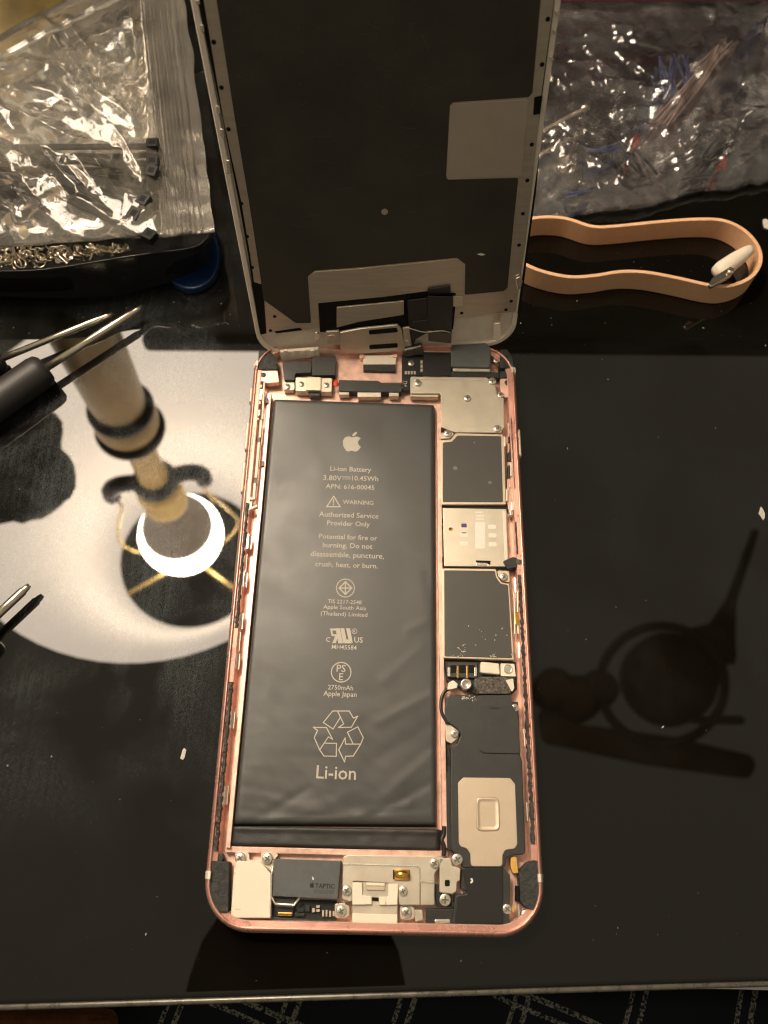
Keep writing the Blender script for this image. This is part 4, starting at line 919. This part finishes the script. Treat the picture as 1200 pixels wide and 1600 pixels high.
# ------------------------------------------------------------------ film sheets
def crumple(x, y, seed, amps):
    z = 0.0
    for i, (a, sc) in enumerate(amps):
        p = Vector((x * sc + seed, y * sc - seed, seed * 1.7 + i))
        q = p + 0.8 * Vector((noise.noise(p * 1.3), noise.noise(p * 1.3 + Vector((9, 2, 5))), 0))
        d, _ = noise.voronoi(q); z += a * (d[1] - d[0] - 0.35) + a * 0.8 * noise.noise(q * .7)
    return z
def quad_sheet(corners, nx, ny, zf, flat=False):
    """corners tl,tr,br,bl in mm; zf(a,c,x,y) -> top height; closed pouch with a lower layer"""
    tl, tr, br, bl = corners; bm = bmesh.new(); g = []; g2 = []
    for j in range(ny + 1):
        r1 = []; r2 = []
        for i in range(nx + 1):
            a, c = i / nx, j / ny; p = tl.lerp(tr, a).lerp(bl.lerp(br, a), c); dx, dy, zt, zb = zf(a, c, p.x, p.y)
            r1.append(bm.verts.new((p.x + dx, p.y + dy, zt))); r2.append(bm.verts.new((p.x + dx, p.y + dy, zb)))
        g.append(r1); g2.append(r2)
    for j in range(ny):
        for i in range(nx):
            bm.faces.new((g[j][i], g[j][i + 1], g[j + 1][i + 1], g[j + 1][i])).smooth = True
            bm.faces.new((g2[j][i], g2[j + 1][i], g2[j + 1][i + 1], g2[j][i + 1])).smooth = True
    if flat:
        rj = random.Random(3)
        for r in g[1:-1]:
            for v in r[1:-1]: v.co.x += rj.uniform(-.35, .35); v.co.y += rj.uniform(-.35, .35)
        for f in bm.faces: f.smooth = False
        bmesh.ops.triangulate(bm, faces=bm.faces[:], quad_method='SHORT_EDGE')
    def rim(r, s):
        for k in range(len(r) - 1): bm.faces.new((r[k], s[k], s[k + 1], r[k + 1])).smooth = True
    rim(g[0], g2[0]); rim(g[-1][::-1], g2[-1][::-1]); rim([r[-1] for r in g], [r[-1] for r in g2]); rim([r[0] for r in g][::-1], [r[0] for r in g2][::-1])
    return bm
def mkridges(lst, z):
    return [(P(*a, z), P(*b, z), w_, h_) for a, b, w_, h_ in lst]
def ridges(x, y, R_):
    wx = x + 1.6 * noise.noise(Vector((x * .09, y * .09, 4))) + .5 * noise.noise(Vector((x * .4, y * .4, 2))); wy = y + 1.6 * noise.noise(Vector((x * .09, y * .09, 9))) + .5 * noise.noise(Vector((x * .4, y * .4, 7)))
    z = 0.0
    for a, b, w_, h_ in R_:
        dx, dy = b.x - a.x, b.y - a.y; L2 = dx * dx + dy * dy; t = ((wx - a.x) * dx + (wy - a.y) * dy) / L2; tt = max(0, min(1, t))
        px, py = wx - a.x - dx * tt, wy - a.y - dy * tt; r = math.sqrt(px * px + py * py)
        if r < w_: z += h_ * (1 - r / w_) ** 1.4 * (.55 + .45 * math.sin(math.pi * (.15 + .7 * tt)))
    return z
ZB = 21.0
RZ = mkridges([((-20, 195), (60, 235), 5, 3.2), ((60, 235), (150, 265), 4.5, 3.4), ((150, 265), (182, 312), 4, 3.2), ((182, 312), (190, 265), 3, 2.2), ((80, 60), (112, 120), 4, 2.8), ((112, 120), (150, 172), 4.5, 3.2), ((150, 172), (228, 228), 4, 2.6),
               ((112, 62), (158, 130), 3.5, 2.4), ((158, 130), (150, 180), 3, 2.0), ((-10, 262), (30, 310), 4, 3.2), ((30, 310), (62, 352), 4, 3.2), ((5, 330), (40, 362), 3, 2.4), ((60, 345), (130, 378), 3, 2.2), ((85, 275), (130, 320), 3, 2.0), ((130, 335), (225, 372), 3.5, 2.4),
               ((225, 145), (235, 225), 3, 2.2), ((240, 148), (252, 215), 3, 2.0), ((0, 130), (90, 150), 4, 1.8), ((20, 170), (130, 205), 4, 1.6), ((175, 130), (182, 170), 3, 2.0), ((205, 360), (245, 330), 3, 2.2), ((245, 330), (248, 372), 2.5, 1.8), ((100, 95), (200, 90), 5, 1.4), ((10, 210), (40, 245), 3, 2)], ZB)
cz = [P(-60, 112, ZB), P(282, -60, ZB), P(336, 364, ZB), P(-60, 392, ZB)]
def zz(a, c, x, y):
    e = min(1, min(a, 1 - a) * 8, (1 - c) * 7, c * 8); e = max(0, e)
    puff = 7 * (math.sin(math.pi * min(1, a / .82)) if a < .82 else 0) * math.sin(math.pi * min(1, c * .9 + .1)) if c < 1 else 0
    body = a < 0.80
    w_ = crumple(x, y, 3.3, ((2.0, .03), (0.7, .08), (0.16, .22))) if body else 0
    k = min(1, max(0, (0.80 - a) / .06)) if body else 0
    zip_ = 0.0
    if a > 0.78:
        s = (a - .78) / .22
        for cz_, wd in ((.10, .012), (.17, .02), (.22, .012), (.29, .018), (.36, .012), (.42, .02), (.50, .012), (.57, .016), (.66, .012), (.78, .012)): zip_ += 1.3 * math.exp(-((s - cz_) / wd) ** 2)
        zip_ += 1.2 * noise.noise(Vector((s * 3, c * 2.5, 2)))
    w_ += ridges(x, y, RZ)
    fold = 0.0 * math.exp(-((c - (.62 + .25 * a)) / .05) ** 2) * (1 if a < .75 else 0) * k
    zt = ZB + 1.0 + 2.8 * k * max(0, min(1, (1 - c) * 9)) + max(puff, 0) + w_ * k * max(.25, e) + zip_ + fold
    edge = 1.5 * noise.noise(Vector((a * 9, c * 9, 1)))
    return (edge * (1 if a > .97 else 0), edge * (1 if c > .96 else 0), max(ZB + .4, zt), ZB + .1 + .25 * noise.noise(Vector((x * .2, y * .2, 0))))
bag = obj('zip_bag', quad_sheet(cz, 300, 170, zz), 'zipfilm', None)
tag(bag, 'clear crinkled zip bag of black cable ties lying on the tray', 'bag')

# cable ties in the bag
def tie_bm():
    bm = bmesh.new()
    pts = [Vector((-95, 0, 0)), Vector((-60, 1, .6)), Vector((-30, .5, .3)), Vector((0, 0, 0))]
    for i, (a, b) in enumerate(zip(pts, pts[1:])):
        w0, w1 = (.5 if i == 0 else .95), .95
        t = [a + Vector((0, w0, .5)), b + Vector((0, w1, .5)), b + Vector((0, -w1, .5)), a + Vector((0, -w0, .5))]
        prism_bm(t, Vector((0, 0, -1)), bm)
    prism_bm([Vector((-.5, 1.9, 1.6)), Vector((3.2, 1.9, 1.6)), Vector((3.2, -1.9, 1.6)), Vector((-.5, -1.9, 1.6))], Vector((0, 0, -2.6)), bm)
    prism_bm([Vector((.5, 1.0, 1.66)), Vector((2.4, 1.0, 1.66)), Vector((2.4, -1.0, 1.66)), Vector((.5, -1.0, 1.66))], Vector((0, 0, -.3)), bm, 1)
    return bm
def tie_parts(root):
    bm = tie_bm(); return bm
ties = [((232, 229), (0, 235), 22.9), ((232, 256), (0, 252), 22.5), ((231, 270), (0, 230), 23.2), ((212, 291), (0, 262), 23.2), ((219, 313), (0, 225), 23.6), ((206, 334), (0, 240), 23.0), ((228, 368), (0, 262), 21.9), ((185, 265), (0, 300), 21.9)]
tlab = ['black cable tie with its head highest up near the zip seal', 'black cable tie whose head is second below the topmost near the seal', 'black cable tie with a pale framed head just under the top two heads', 'black cable tie with its head left of the head column in the bag',
        'black cable tie with the shiny top head in the lower group', 'black cable tie whose head lies lowest in the lower group of heads', 'grey looking cable tie lying along the bottom edge of the zip bag', 'black cable tie with its head furthest left in the zip bag']
tie0 = None
for (hp, tp_, z), lb in zip(ties, tlab):
    a, b = P(*hp, z), P(*tp_, z); ang = math.atan2(a.y - b.y, a.x - b.x)
    if tie0 is None: tie0 = obj('cable_tie', tie_bm(), ['tie', 'hole'], None, .2, origin=Vector((0, 0, 0))); o = tie0
    else: o = tie0.copy(); COL.objects.link(o)
    o.location = a * S; o.rotation_euler = (random.uniform(-.3, .3), 0, ang); tag(o, lb, 'cable tie', 'black cable ties in the zip bag')

# tray
tray = empty('parts_tray', P(120, 330, 0), 'glossy black parts tray with curved rim under the zip bag', 'tray')
TZ = 17.0
outl = [(-110, 425), (0, 424), (60, 422), (120, 414), (180, 404), (240, 395), (290, 389), (318, 378), (330, 352), (322, 300), (300, 250), (150, 235), (-110, 235)]
top = spline([P(*p, TZ) for p in outl], 6); cen = sum(top, Vector()) / len(top)
botuv = [(-110, 468), (0, 468), (60, 470), (120, 470), (180, 465), (240, 452), (285, 440), (320, 418), (334, 375), (315, 320), (290, 275), (150, 262), (-110, 262)]
bot = spline([P(*p, .3) for p in botuv], 6)
bm = bmesh.new()
def inner(lp, k, z): return [Vector((cen.x + (p.x - cen.x) * k, cen.y + (p.y - cen.y) * k, z)) for p in lp]
mid = [a.lerp(b, .35) + Vector((0, 0, 2)) for a, b in zip(bot, top)]
ls = [bot, [a.lerp(b, .12) + Vector((0, 0, .5)) for a, b in zip(bot, top)], mid, [p - Vector((0, 0, .8)) for p in top], top, inner(top, .985, TZ + .1), inner(top, .97, TZ - .8), inner(top, .93, 6)]
vs = [[bm.verts.new(p) for p in l] for l in ls]
for a, b in zip(vs, vs[1:]):
    for i in range(len(a)): bm.faces.new((a[i], a[(i + 1) % len(a)], b[(i + 1) % len(a)], b[i])).smooth = True
bm.faces.new(vs[0][::-1]); bm.faces.new(vs[-1])
obj('tray_body', bm, 'tray', tray)
bl = spline([P(*p, 3.0) for p in ((268, 440), (288, 450), (310, 449), (332, 434), (343, 405), (340, 375), (330, 360), (280, 380))], 6)
obj('blue_base', prism_bm(bl, Vector((0, 0, -2.6))), 'blue', tray, .8, seg=3)
# loose rings and screws in the tray
def ring_bm():
    bm = bmesh.new(); path = [Vector((2.1 * math.cos(k * math.tau / 16), 2.1 * math.sin(k * math.tau / 16), 0)) for k in range(15)]
    return tube_bm(path, .42, 6, bm)
def pin_bm():
    bm = tube_bm([Vector((-3, 0, 0)), Vector((2, 0, 0)), Vector((2.01, 0, 0)), Vector((3.2, 0, 0))], [.5, .5, 1.3, 1.1], 8); return bm
r0 = obj('jump_ring', ring_bm(), 'steel', None, origin=Vector()); p0 = obj('small_screw', pin_bm(), 'steel', None, origin=Vector())
k = 0
for i in range(110):
    t = random.random(); u = -5 + 205 * t
    lim = 421 - 0.10 * u - (u > 120) * (u - 120) * .1
    v = random.uniform(388, lim - 5); z = 14.2 + random.uniform(0, 3.2)
    src = r0 if i % 3 else p0
    o = src if i < 2 and not (i == 0 and False) and src.get('used') is None else src.copy()
    if src.get('used') is None: src['used'] = 1; o = src
    else: COL.objects.link(o)
    o.location = P(u, v, z) * S; o.rotation_euler = (random.uniform(-1.1, 1.1), random.uniform(-1.1, 1.1), random.uniform(0, 6.28)); s_ = random.uniform(.5, .85); o.scale = (s_, s_, s_)
    if i % 3: tag(o, 'small silver wire ring in the heap between tray rim and zip bag', 'ring', 'silver wire rings heaped in the tray')
    else: tag(o, 'small silver screw in the heap between tray rim and zip bag', 'screw', 'silver screws heaped in the tray')
for o in (r0, p0): del o['used']
for o in [o for o in bpy.data.objects if 'used' in o.keys()]: del o['used']

# ------------------------------------------------------------------ screwdrivers
def driver(tip, neck, end, rs, rh, z, lab, flat=True, stub=False):
    t, n, e = P(*tip, z), P(*neck, z), P(*end, rh); d = (t - n).normalized()
    root = empty('screwdriver', (n.x, n.y, 0), lab, 'screwdriver', 'screwdrivers lying at the left edge')
    L = (t - n).length
    obj('shaft', lathe_bm([(rs, -2), (rs, L * .86), (rs * .8, L * .88), (rs * .72, L * .94), (rs * .5, L)], n, d, 16), 'steel', root)
    dh = (n - e).normalized(); LH = (n - e).length
    obj('handle', lathe_bm([(rh * .9, -LH - 60), (rh, -LH - 40), (rh, -3), (rh * .93, -1.0), (rh * .72, 0), (rs * 1.2, .2)], n, (n - e).normalized(), 24), 'handle', root)
    return root
driver((222, 479), (72, 575), (0, 625), 1.15, 5.2, 5.0, 'screwdriver with thick black handle and long steel shaft, the lower of the crossed pair')
driver((176, 490), (4, 560), (-60, 590), 1.0, 4.0, 4.2, 'screwdriver with thin steel shaft lying behind the thick handled one')
driver((46, 914), (-30, 985), (-90, 1040), 1.2, 4.5, 4.5, 'screwdriver showing only its steel tip at the left edge beside the lamp reflection')
driver((6, 648), (-60, 690), (-110, 722), 1.0, 4.5, 4.5, 'screwdriver with just its point showing under the thick black handle')

# ------------------------------------------------------------------ right hand bag with scraps in it, band, magenta box
rnd = random.Random(5)
RR = [((875, 238), (930, 262), 5, 3.5), ((930, 262), (1010, 300), 5, 4), ((1010, 300), (1060, 318), 4, 3.5), ((1060, 318), (1165, 312), 4, 3), ((850, 300), (900, 268), 3, 2.5), ((900, 268), (960, 275), 3, 2.5), ((985, 255), (1000, 290), 3, 2.5), ((1075, 240), (1090, 300), 3, 2.6),
      ((860, 215), (880, 235), 2.5, 2.2), ((880, 110), (960, 125), 3, 2), ((940, 140), (1060, 170), 4, 2.6), ((1060, 170), (1035, 215), 3, 2.6), ((1100, 60), (1020, 190), 5, 3), ((1150, 40), (1090, 130), 5, 2.6), ((910, 70), (990, 60), 5, 2), ((890, 30), (980, 40), 6, 2), ((1000, 20), (1100, 30), 6, 2), ((1130, 250), (1200, 200), 4, 3), ((1140, 290), (1200, 235), 4, 3.2), ((1165, 205), (1195, 170), 3, 2.4), ((1090, 210), (1180, 190), 3, 2.2), ((960, 190), (1020, 180), 3, 2), ((1040, 225), (1080, 215), 3, 2)]
for i in range(130):
    u, v, an, L = rnd.uniform(850, 1210), rnd.uniform(60, 330), rnd.uniform(0, 6.28), rnd.uniform(12, 70)
    RR.append(((u, v), (u + L * math.cos(an), v + L * math.sin(an)), rnd.uniform(1.0, 2.4), rnd.uniform(.5, 1.5)))
RR = mkridges(RR, 8)
cz2 = [P(800, -60, 6), P(1290, -60, 6), P(1290, 262, 3), P(800, 352, 3)]
def zr(a, c, x, y):
    e = max(0, min(1, (1 - c) * 6, c * 8))
    w_ = crumple(x, y, 11.7, ((2.2, .035), (.7, .08)))
    w_ += ridges(x, y, RR)
    s1 = 0.8 * math.exp(-((c - (.80 + .10 * a + .03 * math.sin(a * 9))) / .03) ** 2)
    zt = 7 + 5 * e * math.sin(math.pi * min(1, c)) + w_ * (.25 + .75 * e) + s1
    ej = 3.5 * noise.noise(Vector((a * 6, 1, 1))) + 1.4 * noise.noise(Vector((a * 22, 1, 4)))
    k = 1 if c > .93 else 0
    return (0, ej * k, max(1.0, zt * (1 if c < .97 else .5)), .5)
rb = obj('plastic_bag', quad_sheet(cz2, 260, 190, zr), 'cling', None)
tag(rb, 'thin crumpled clear plastic bag of wire scraps behind the beige band', 'bag')
M['wblue'] = mat('blue_wire', (0.035, 0.05, 0.13), 0, .4); M['wred'] = mat('red_wire', (.22, .025, .02), 0, .4); M['wpink'] = mat('pinkish_wrap', (.26, .18, .16), 0, .5); M['wdark'] = mat('dark_wire', (.012, .012, .013), 0, .4)
def bundle(u, v, du, dv, n, wd, m, lab, name='wire_bundle', rad=.45):
    bm = bmesh.new()
    for i in range(n):
        o_ = (random.random() - .5) * wd; o2 = (random.random() - .5) * wd
        pts = [P(u + o_, v + random.uniform(-6, 6), 2 + random.random() * 3), P(u + du * .5 + (o_ + o2) / 2 + random.uniform(-8, 8), v + dv * .5, 3 + random.random() * 4), P(u + du + o2, v + dv + random.uniform(-6, 6), 2 + random.random() * 3)]
        tube_bm(spline(pts, 5), rad, 6, bm)
    return tag(obj(name, bm, m, None), lab, 'wires')
bundle(1062, 160, -4, -70, 11, 60, 'wblue', 'bundle of blue wires upright inside the crumpled plastic bag')
bundle(1030, 195, 110, -130, 13, 36, 'wpink', 'bundle of pinkish wires slanting across the crumpled plastic bag')
bundle(985, 240, 12, -30, 3, 12, 'wred', 'short red wire scraps near the centre of the crumpled bag', rad=.45)
bundle(1126, 268, 14, -18, 3, 20, 'wred', 'short red wire scraps low at the right of the crumpled bag', rad=.5)
bundle(930, 240, 50, -12, 4, 26, 'wblue', 'short blue wire scraps left of the red ones in the crumpled bag')
bundle(1170, 55, 20, -22, 5, 18, 'wblue', 'short blue wire scraps at the top right of the crumpled bag')
bundle(880, 306, 46, -8, 3, 16, 'wblue', 'short blue wire scraps at the lowest left corner of the crumpled bag')
bundle(960, 215, 60, 60, 4, 50, 'wdark', 'short black wire scraps below the blue bundle in the crumpled bag', rad=.5)
bundle(1090, 270, 40, -50, 5, 40, 'wdark', 'tangle of black wires just left of the low red scraps', rad=.5)
o = obj('metal_rod', tube_bm([P(850, 203, 6), P(908, 172, 6), P(909, 172, 6), P(922, 164, 6)], [.7, .7, 1.5, 1.4], 10), 'steel', None); tag(o, 'silver metal rod with a knobbed end poking out behind the screen', 'rod')
bm = bmesh.new()
prism_bm([P(840, -60, 16), P(1260, -70, 16), P(1260, -3, 16), P(840, -1, 16)], Vector((0, 0, -1.2)), bm)
#prism_bm([P(840, -60, 14.7), P(1260, -70, 14.7), P(1260, -30, 14.7), P(840, -30, 14.7)], Vector((0, 0, -14)), bm)
tag(obj('magenta_box', bm, 'magenta', None, .8), 'magenta box edge along the top behind the crumpled plastic bag', 'box')

# beige band standing on its edge
band = empty('wrist_band', (*P(1000, 400, 0).xy, 0), 'beige elastic band loop with a white clip, right of the screen', 'band')
bh = 8.0
cuv = [(790, 352), (835, 340), (880, 340), (925, 353), (960, 353), (1030, 346), (1090, 342), (1130, 344), (1160, 357), (1181, 378), (1189, 400), (1184, 420), (1168, 436), (1140, 446), (1110, 445), (1060, 434), (1010, 425), (970, 424), (930, 430), (890, 432), (850, 424), (820, 412), (785, 392)]
path = spline([P(*q, bh) for q in cuv], 8)
bm = bmesh.new(); rows = []
for i, p in enumerate(path):
    d = path[(i + 1) % len(path)] - path[i - 1]; d.z = 0; d.normalize(); n = Vector((-d.y, d.x, 0)) * .6
    rows.append([bm.verts.new((p.x + n.x, p.y + n.y, bh)), bm.verts.new((p.x - n.x, p.y - n.y, bh)), bm.verts.new((p.x - n.x, p.y - n.y, .2)), bm.verts.new((p.x + n.x, p.y + n.y, .2))])
for i in range(len(rows)):
    a, b = rows[i], rows[(i + 1) % len(rows)]
    for k in range(4): bm.faces.new((a[k], a[(k + 1) % 4], b[(k + 1) % 4], b[k]))
obj('strap', bm, 'band', band, .25)
a, b = P(1118, 428, 8.5), P(1172, 390, 8.5); d = b - a; L = d.length
obj('clip_cover', lathe_bm([(.5, 0), (2.3, .8), (2.7, 3), (2.5, L * .6), (1.9, L * .9), (1.6, L), (.3, L + .5)], a, d, 20), 'white', band)
bm = prism_bm(fillet([P(*q, 11.0) for q in ((1107, 444), (1112, 448), (1143, 430), (1149, 420), (1141, 416), (1113, 434))], .4), Vector((0, 0, -1.4)))
obj('clip_jaw', bm, 'steel', band, .2)
obj('clip_pivot', lathe_bm([(1.0, 0), (1.0, .5), (.6, .8), (.01, .8)], P(1141, 425, 11.2), n=16), 'steel', band)

# ------------------------------------------------------------------ lint
def flake(uv, r, lab, z=.1):
    c = P(*uv, z); bm = bmesh.new()
    pts = [c + Vector((r * math.cos(k * .785) * random.uniform(.4, 1), r * 1.8 * math.sin(k * .785) * random.uniform(.5, 1), .35)) for k in range(8)]
    tag(obj('lint_flake', prism_bm(pts, Vector((0, 0, -.3)), bm), 'lint', None), lab, 'lint', 'pale lint flakes on the glass')
flake((287, 1178), 1.0, 'pale lint flake on the black glass left of the phone'); flake((1190, 803), 1.2, 'pale lint flake on the glass at the right picture edge')
flake((1197, 350), 1.6, 'pale lint flake at the right edge beside the beige band')
bm = bmesh.new()
for i in range(260):
    u, v = random.uniform(0, 1200), random.uniform(400, 1550)
    if random.random() < .5: v = random.uniform(380, 560)
    c = P(u, v, 0)
    if -1 < c.x < 79 and -1 < c.y < 170: continue
    r = random.choice((.03, .04, .05, .05, .07, .12)) * (1 if random.random() < .9 else 1.5); an = random.random() * 3; el = random.choice((1, 1.3, 3))
    X = Vector((math.cos(an), math.sin(an), 0)) * r * el; Y = Vector((-math.sin(an), math.cos(an), 0)) * r
    prism_bm([c + X + Vector((0, 0, .12)), c + Y + Vector((0, 0, .14)), c - X + Vector((0, 0, .12)), c - Y + Vector((0, 0, .1))], Vector((0, 0, -.09)), bm)
tag(obj('dust', bm, 'lint', None), kind='stuff')
bm = bmesh.new()
for cf, x0, y0, x1, y1, n, z in ((c4, 270, 960, 380, 1000, 9, 4.85), (c4, 330, 880, 400, 980, 10, 4.85), (c4, 640, 960, 700, 1010, 9, 4.9), (c4, 830, 920, 890, 990, 8, 4.9), (c4, 430, 680, 820, 900, 10, 4.82), (c5, 320, 145, 450, 185, 24, 4.98), (c6, 60, 380, 190, 620, 22, 5.0), (c7, 1010, 230, 1120, 480, 20, 5.0), (c1, 175, 235, 240, 290, 14, 4.8)):
    for i in range(n):
        q = P(*cf(random.uniform(x0, x1), random.uniform(y0, y1)), z); an = random.random() * 3; r = random.choice((.08, .12, .2)); el = random.choice((1, 1.6, 3.5))
        X = Vector((math.cos(an), math.sin(an), 0)) * r * el; Y = Vector((-math.sin(an), math.cos(an), 0)) * r
        prism_bm([q + X + Vector((0, 0, .1)), q + Y + Vector((0, 0, .2)), q - X + Vector((0, 0, .1)), q - Y + Vector((0, 0, .08))], Vector((0, 0, -.15)), bm)
tag(obj('lint_crumbs', bm, 'lint', None), kind='stuff')

# ------------------------------------------------------------------ things that stand round the table and show in its glass
HB = 600.0; M['foot'] = mat('dark_aged_gold', (0.12, 0.085, 0.025), 0.4, 0.45, var=.4, vscale=60)
Lb, Lc = R(283, 835, HB), R(146, 550, 240)
ax = (Lb - Lc).normalized(); base = Lc - ax * (Lc.z / ax.z)
lamp = empty('table_lamp', base, 'table lamp with glowing bulb mirrored in the black glass left of the phone', 'lamp')
def at(h): return base + ax * (h / ax.z)
obj('lamp_foot', lathe_bm([(66, .5), (68, 5), (60, 9), (52, 10), (46, 15), (30, 24), (22, 50), (19, 90)], base, ax, 48), 'foot', lamp)
obj('lamp_column', lathe_bm([(19, 80), (22, 200), (20.5, 300), (20, 312), (23, 320), (25, 335), (23, 350), (14, 358), (12.5, 372), (12.5, 420), (13.5, 446)], base, ax, 32), 'pole', lamp)
for h, r_ in ((318, 23.5), (351, 26)): obj('lamp_ring', lathe_bm([(19, h - 6), (r_, h - 5), (r_ + 1.6, h), (r_, h + 5), (12, h + 6)], base, ax, 32), 'dkmetal', lamp)
obj('lamp_cap', lathe_bm([(12, 444), (19, 449), (21, 456), (16, 462)], base, ax, 32), 'dkmetal', lamp)
obj('lamp_socket', lathe_bm([(15, 460), (20, 468), (22, 480), (18, 490), (21, 498), (21, 508), (15, 515)], base, ax, 32), 'socket', lamp)
obj('bulb_collar', lathe_bm([(13, 513), (14, 525), (22, 550), (33, 566), (36.5, 574), (37, 578)], base, ax, 40), 'bulbbase', lamp)
obj('bulb', lathe_bm([(36.5, 578.3), (41, 586), (44, 597), (44, 606), (41, 618), (34, 629), (23, 637), (10, 641), (.5, 642)], base, ax, 40), 'bulb', lamp)
X = ax.orthogonal().normalized(); Y = ax.cross(X)
hx = (Vector((1, .25, 0)) - ax * Vector((1, .25, 0)).dot(ax)).normalized()
for s in (-1, 1):
    obj('harp_saddle', tube_bm(spline([at(452) + hx * s * 14, at(449) + hx * s * 30, at(458) + hx * s * 41, at(474) + hx * s * 42], 6), [7, 7.5, 8, 8, 8, 8, 8, 8, 8, 8, 8, 8, 8, 8, 8, 8, 8, 8, 6][:19], 8), 'dkmetal', lamp)
    obj('harp', tube_bm(spline([at(470) + hx * s * 42, at(500) + hx * s * 40, at(540) + hx * s * 52, at(600) + hx * s * 62, at(650) + hx * s * 40, at(674) + hx * s * 14, at(682)], 8), 1.5, 8), 'socket', lamp)
SB, ST, RB, RT = 420.0, 684.0, 172.0, 84.0
bm = bmesh.new(); n = 64; prof = [(RB, SB), (RT, ST), (RT - 1.5, ST), (RB - 1.5, SB)]
rg = [[bm.verts.new(at(h) + (X * math.cos(k * math.tau / n) + Y * math.sin(k * math.tau / n)) * r) for k in range(n)] for r, h in prof]
for i in range(4):
    a, b = rg[i], rg[(i + 1) % 4]
    for k in range(n): bm.faces.new((a[k], a[(k + 1) % n], b[(k + 1) % n], b[k])).smooth = i in (0, 2)
obj('lamp_shade', bm, 'shade', lamp)
for ang in (0.52, 0.52 + 2.094, 0.52 + 4.189):
    dv = X * math.cos(ang) + Y * math.sin(ang)
    v2 = Quaternion(ax, 0) @ dv
for q in ((195, 933), (375, 925), (330, 790)):
    e_ = R(*q, 684) - at(684); e_ = (e_ - ax * e_.dot(ax)).normalized()
    obj('shade_spoke', tube_bm([at(684), at(684) + e_ * (RT - 1)], 3.2, 8), 'socket', lamp)
obj('finial', lathe_bm([(5, 678), (9, 684), (8, 694), (2, 702)], base, ax, 20), 'socket', lamp)

# dark rounded vase beside the lamp
vt = R(28, 745, 300); vb = Vector((vt.x, vt.y, 0))
bm = lathe_bm([(30, .4), (36, 60), (26, 150), (24, 190), (30, 220), (37, 240), (41, 262), (41, 280), (36, 296), (24, 304), (.5, 305)], vb, n=40)
for v in bm.verts:
    if v.co.z > 150:
        q = noise.noise(v.co * .035) * 16 + noise.noise(v.co * .09) * 6; d_ = Vector((v.co.x - vb.x, v.co.y - vb.y, 0))
        if d_.length > 3: v.co += d_.normalized() * q
tag(obj('dark_vase', bm, 'black', None), 'dark lumpy vase mirrored in the glass at the left edge above the lamp', 'vase')

# black storage box standing behind the bags; its top edge is mirrored in the glass
mb = R(236, 541, 262); yy = mb.y
box = empty('storage_box', (mb.x + 300, yy + 120, 0), 'long black storage box behind the bags whose top edge is mirrored in the glass', 'box')
obj('box_body', prism_bm(fillet([Vector((mb.x, yy, .5)), Vector((mb.x + 700, yy + 6, .5)), Vector((mb.x + 700, yy + 6, 250)), Vector((mb.x, yy, 250))], 6), Vector((0, 200, 0))), 'black', box, 3)
obj('box_lid', prism_bm(fillet([Vector((mb.x - 4, yy - 4, 250.2)), Vector((mb.x + 704, yy + 2, 250.2)), Vector((mb.x + 704, yy + 2, 264)), Vector((mb.x - 4, yy - 4, 264))], 5), Vector((0, 208, 0))), 'black', box, 3)
pts = fillet([R(*p, 216) for p in ((332, 1378), (620, 1400), (655, 1750), (246, 1720))], 45)  # one added shape stands in for the hand and phone overhead
cph = empty('silhouette', sum(pts, Vector()) / 4 * 0 + pts[0], 'dark brown smartphone standing in for hand and phone, mirrored in the glass below the open phone', 'phone')
M['case'] = mat('dark_brown_hand_tone', (0.10, 0.045, 0.025), 0, .6, .2, var=.9, vscale=30)  # brown stands in for the holding fingers
obj('silhouette_body', prism_bm(pts, Vector((0, 0, 8))), 'case', cph, 2)
# ceiling fan
FH = 1500.0; M['fan'] = mat('dark_brown_fan', (0.16, 0.12, 0.08), 0, .7, .2, var=.6, vscale=12)
fan = empty('ceiling_fan', R(1040, 1060, FH), 'dark ceiling fan with hanging rod mirrored in the glass right of the phone', 'fan')
def fslab(name, pts, h, th, r): return obj(name, prism_bm(fillet([R(*p, h) for p in pts], r), Vector((0, 0, th))), 'fan', fan, 4)
fslab('blade', [(838, 1100), (848, 1160), (1010, 1195), (1172, 1217), (1182, 1200), (1178, 1180), (1050, 1150), (900, 1130)], FH, 14, 20)
fslab('blade', [(1080, 1118), (1160, 1117), (1168, 1125), (1162, 1132), (1080, 1130)], FH + 60, 14, 6)
c = R(1062, 1050, FH + 40)
obj('fan_body', lathe_bm([(40, -40), (80, -20), (100, 40), (102, 110), (80, 170), (40, 190)], c, n=32), 'fan', fan)
for uv, rr in (((868, 1075), 44), ((905, 1090), 48), ((938, 1075), 40)):
    q = R(*uv, FH); obj('lamp_cup', lathe_bm([(rr * .6, -30), (rr, 0), (rr, 50), (rr * .5, 90)], q, n=20), 'fan', fan)
hoop = [R(1035 + 98 * math.cos(k * math.tau / 40), 1070 + 92 * math.sin(k * math.tau / 40), FH) for k in range(41)]
obj('fan_guard', tube_bm(hoop, 10, 8), 'fan', fan)
obj('fan_rod', tube_bm([R(1110, 1010, FH), R(1128, 985, FH), R(1142, 940, FH), R(1180, 830, FH)], [60, 30, 12, 9], 10), 'fan', fan)
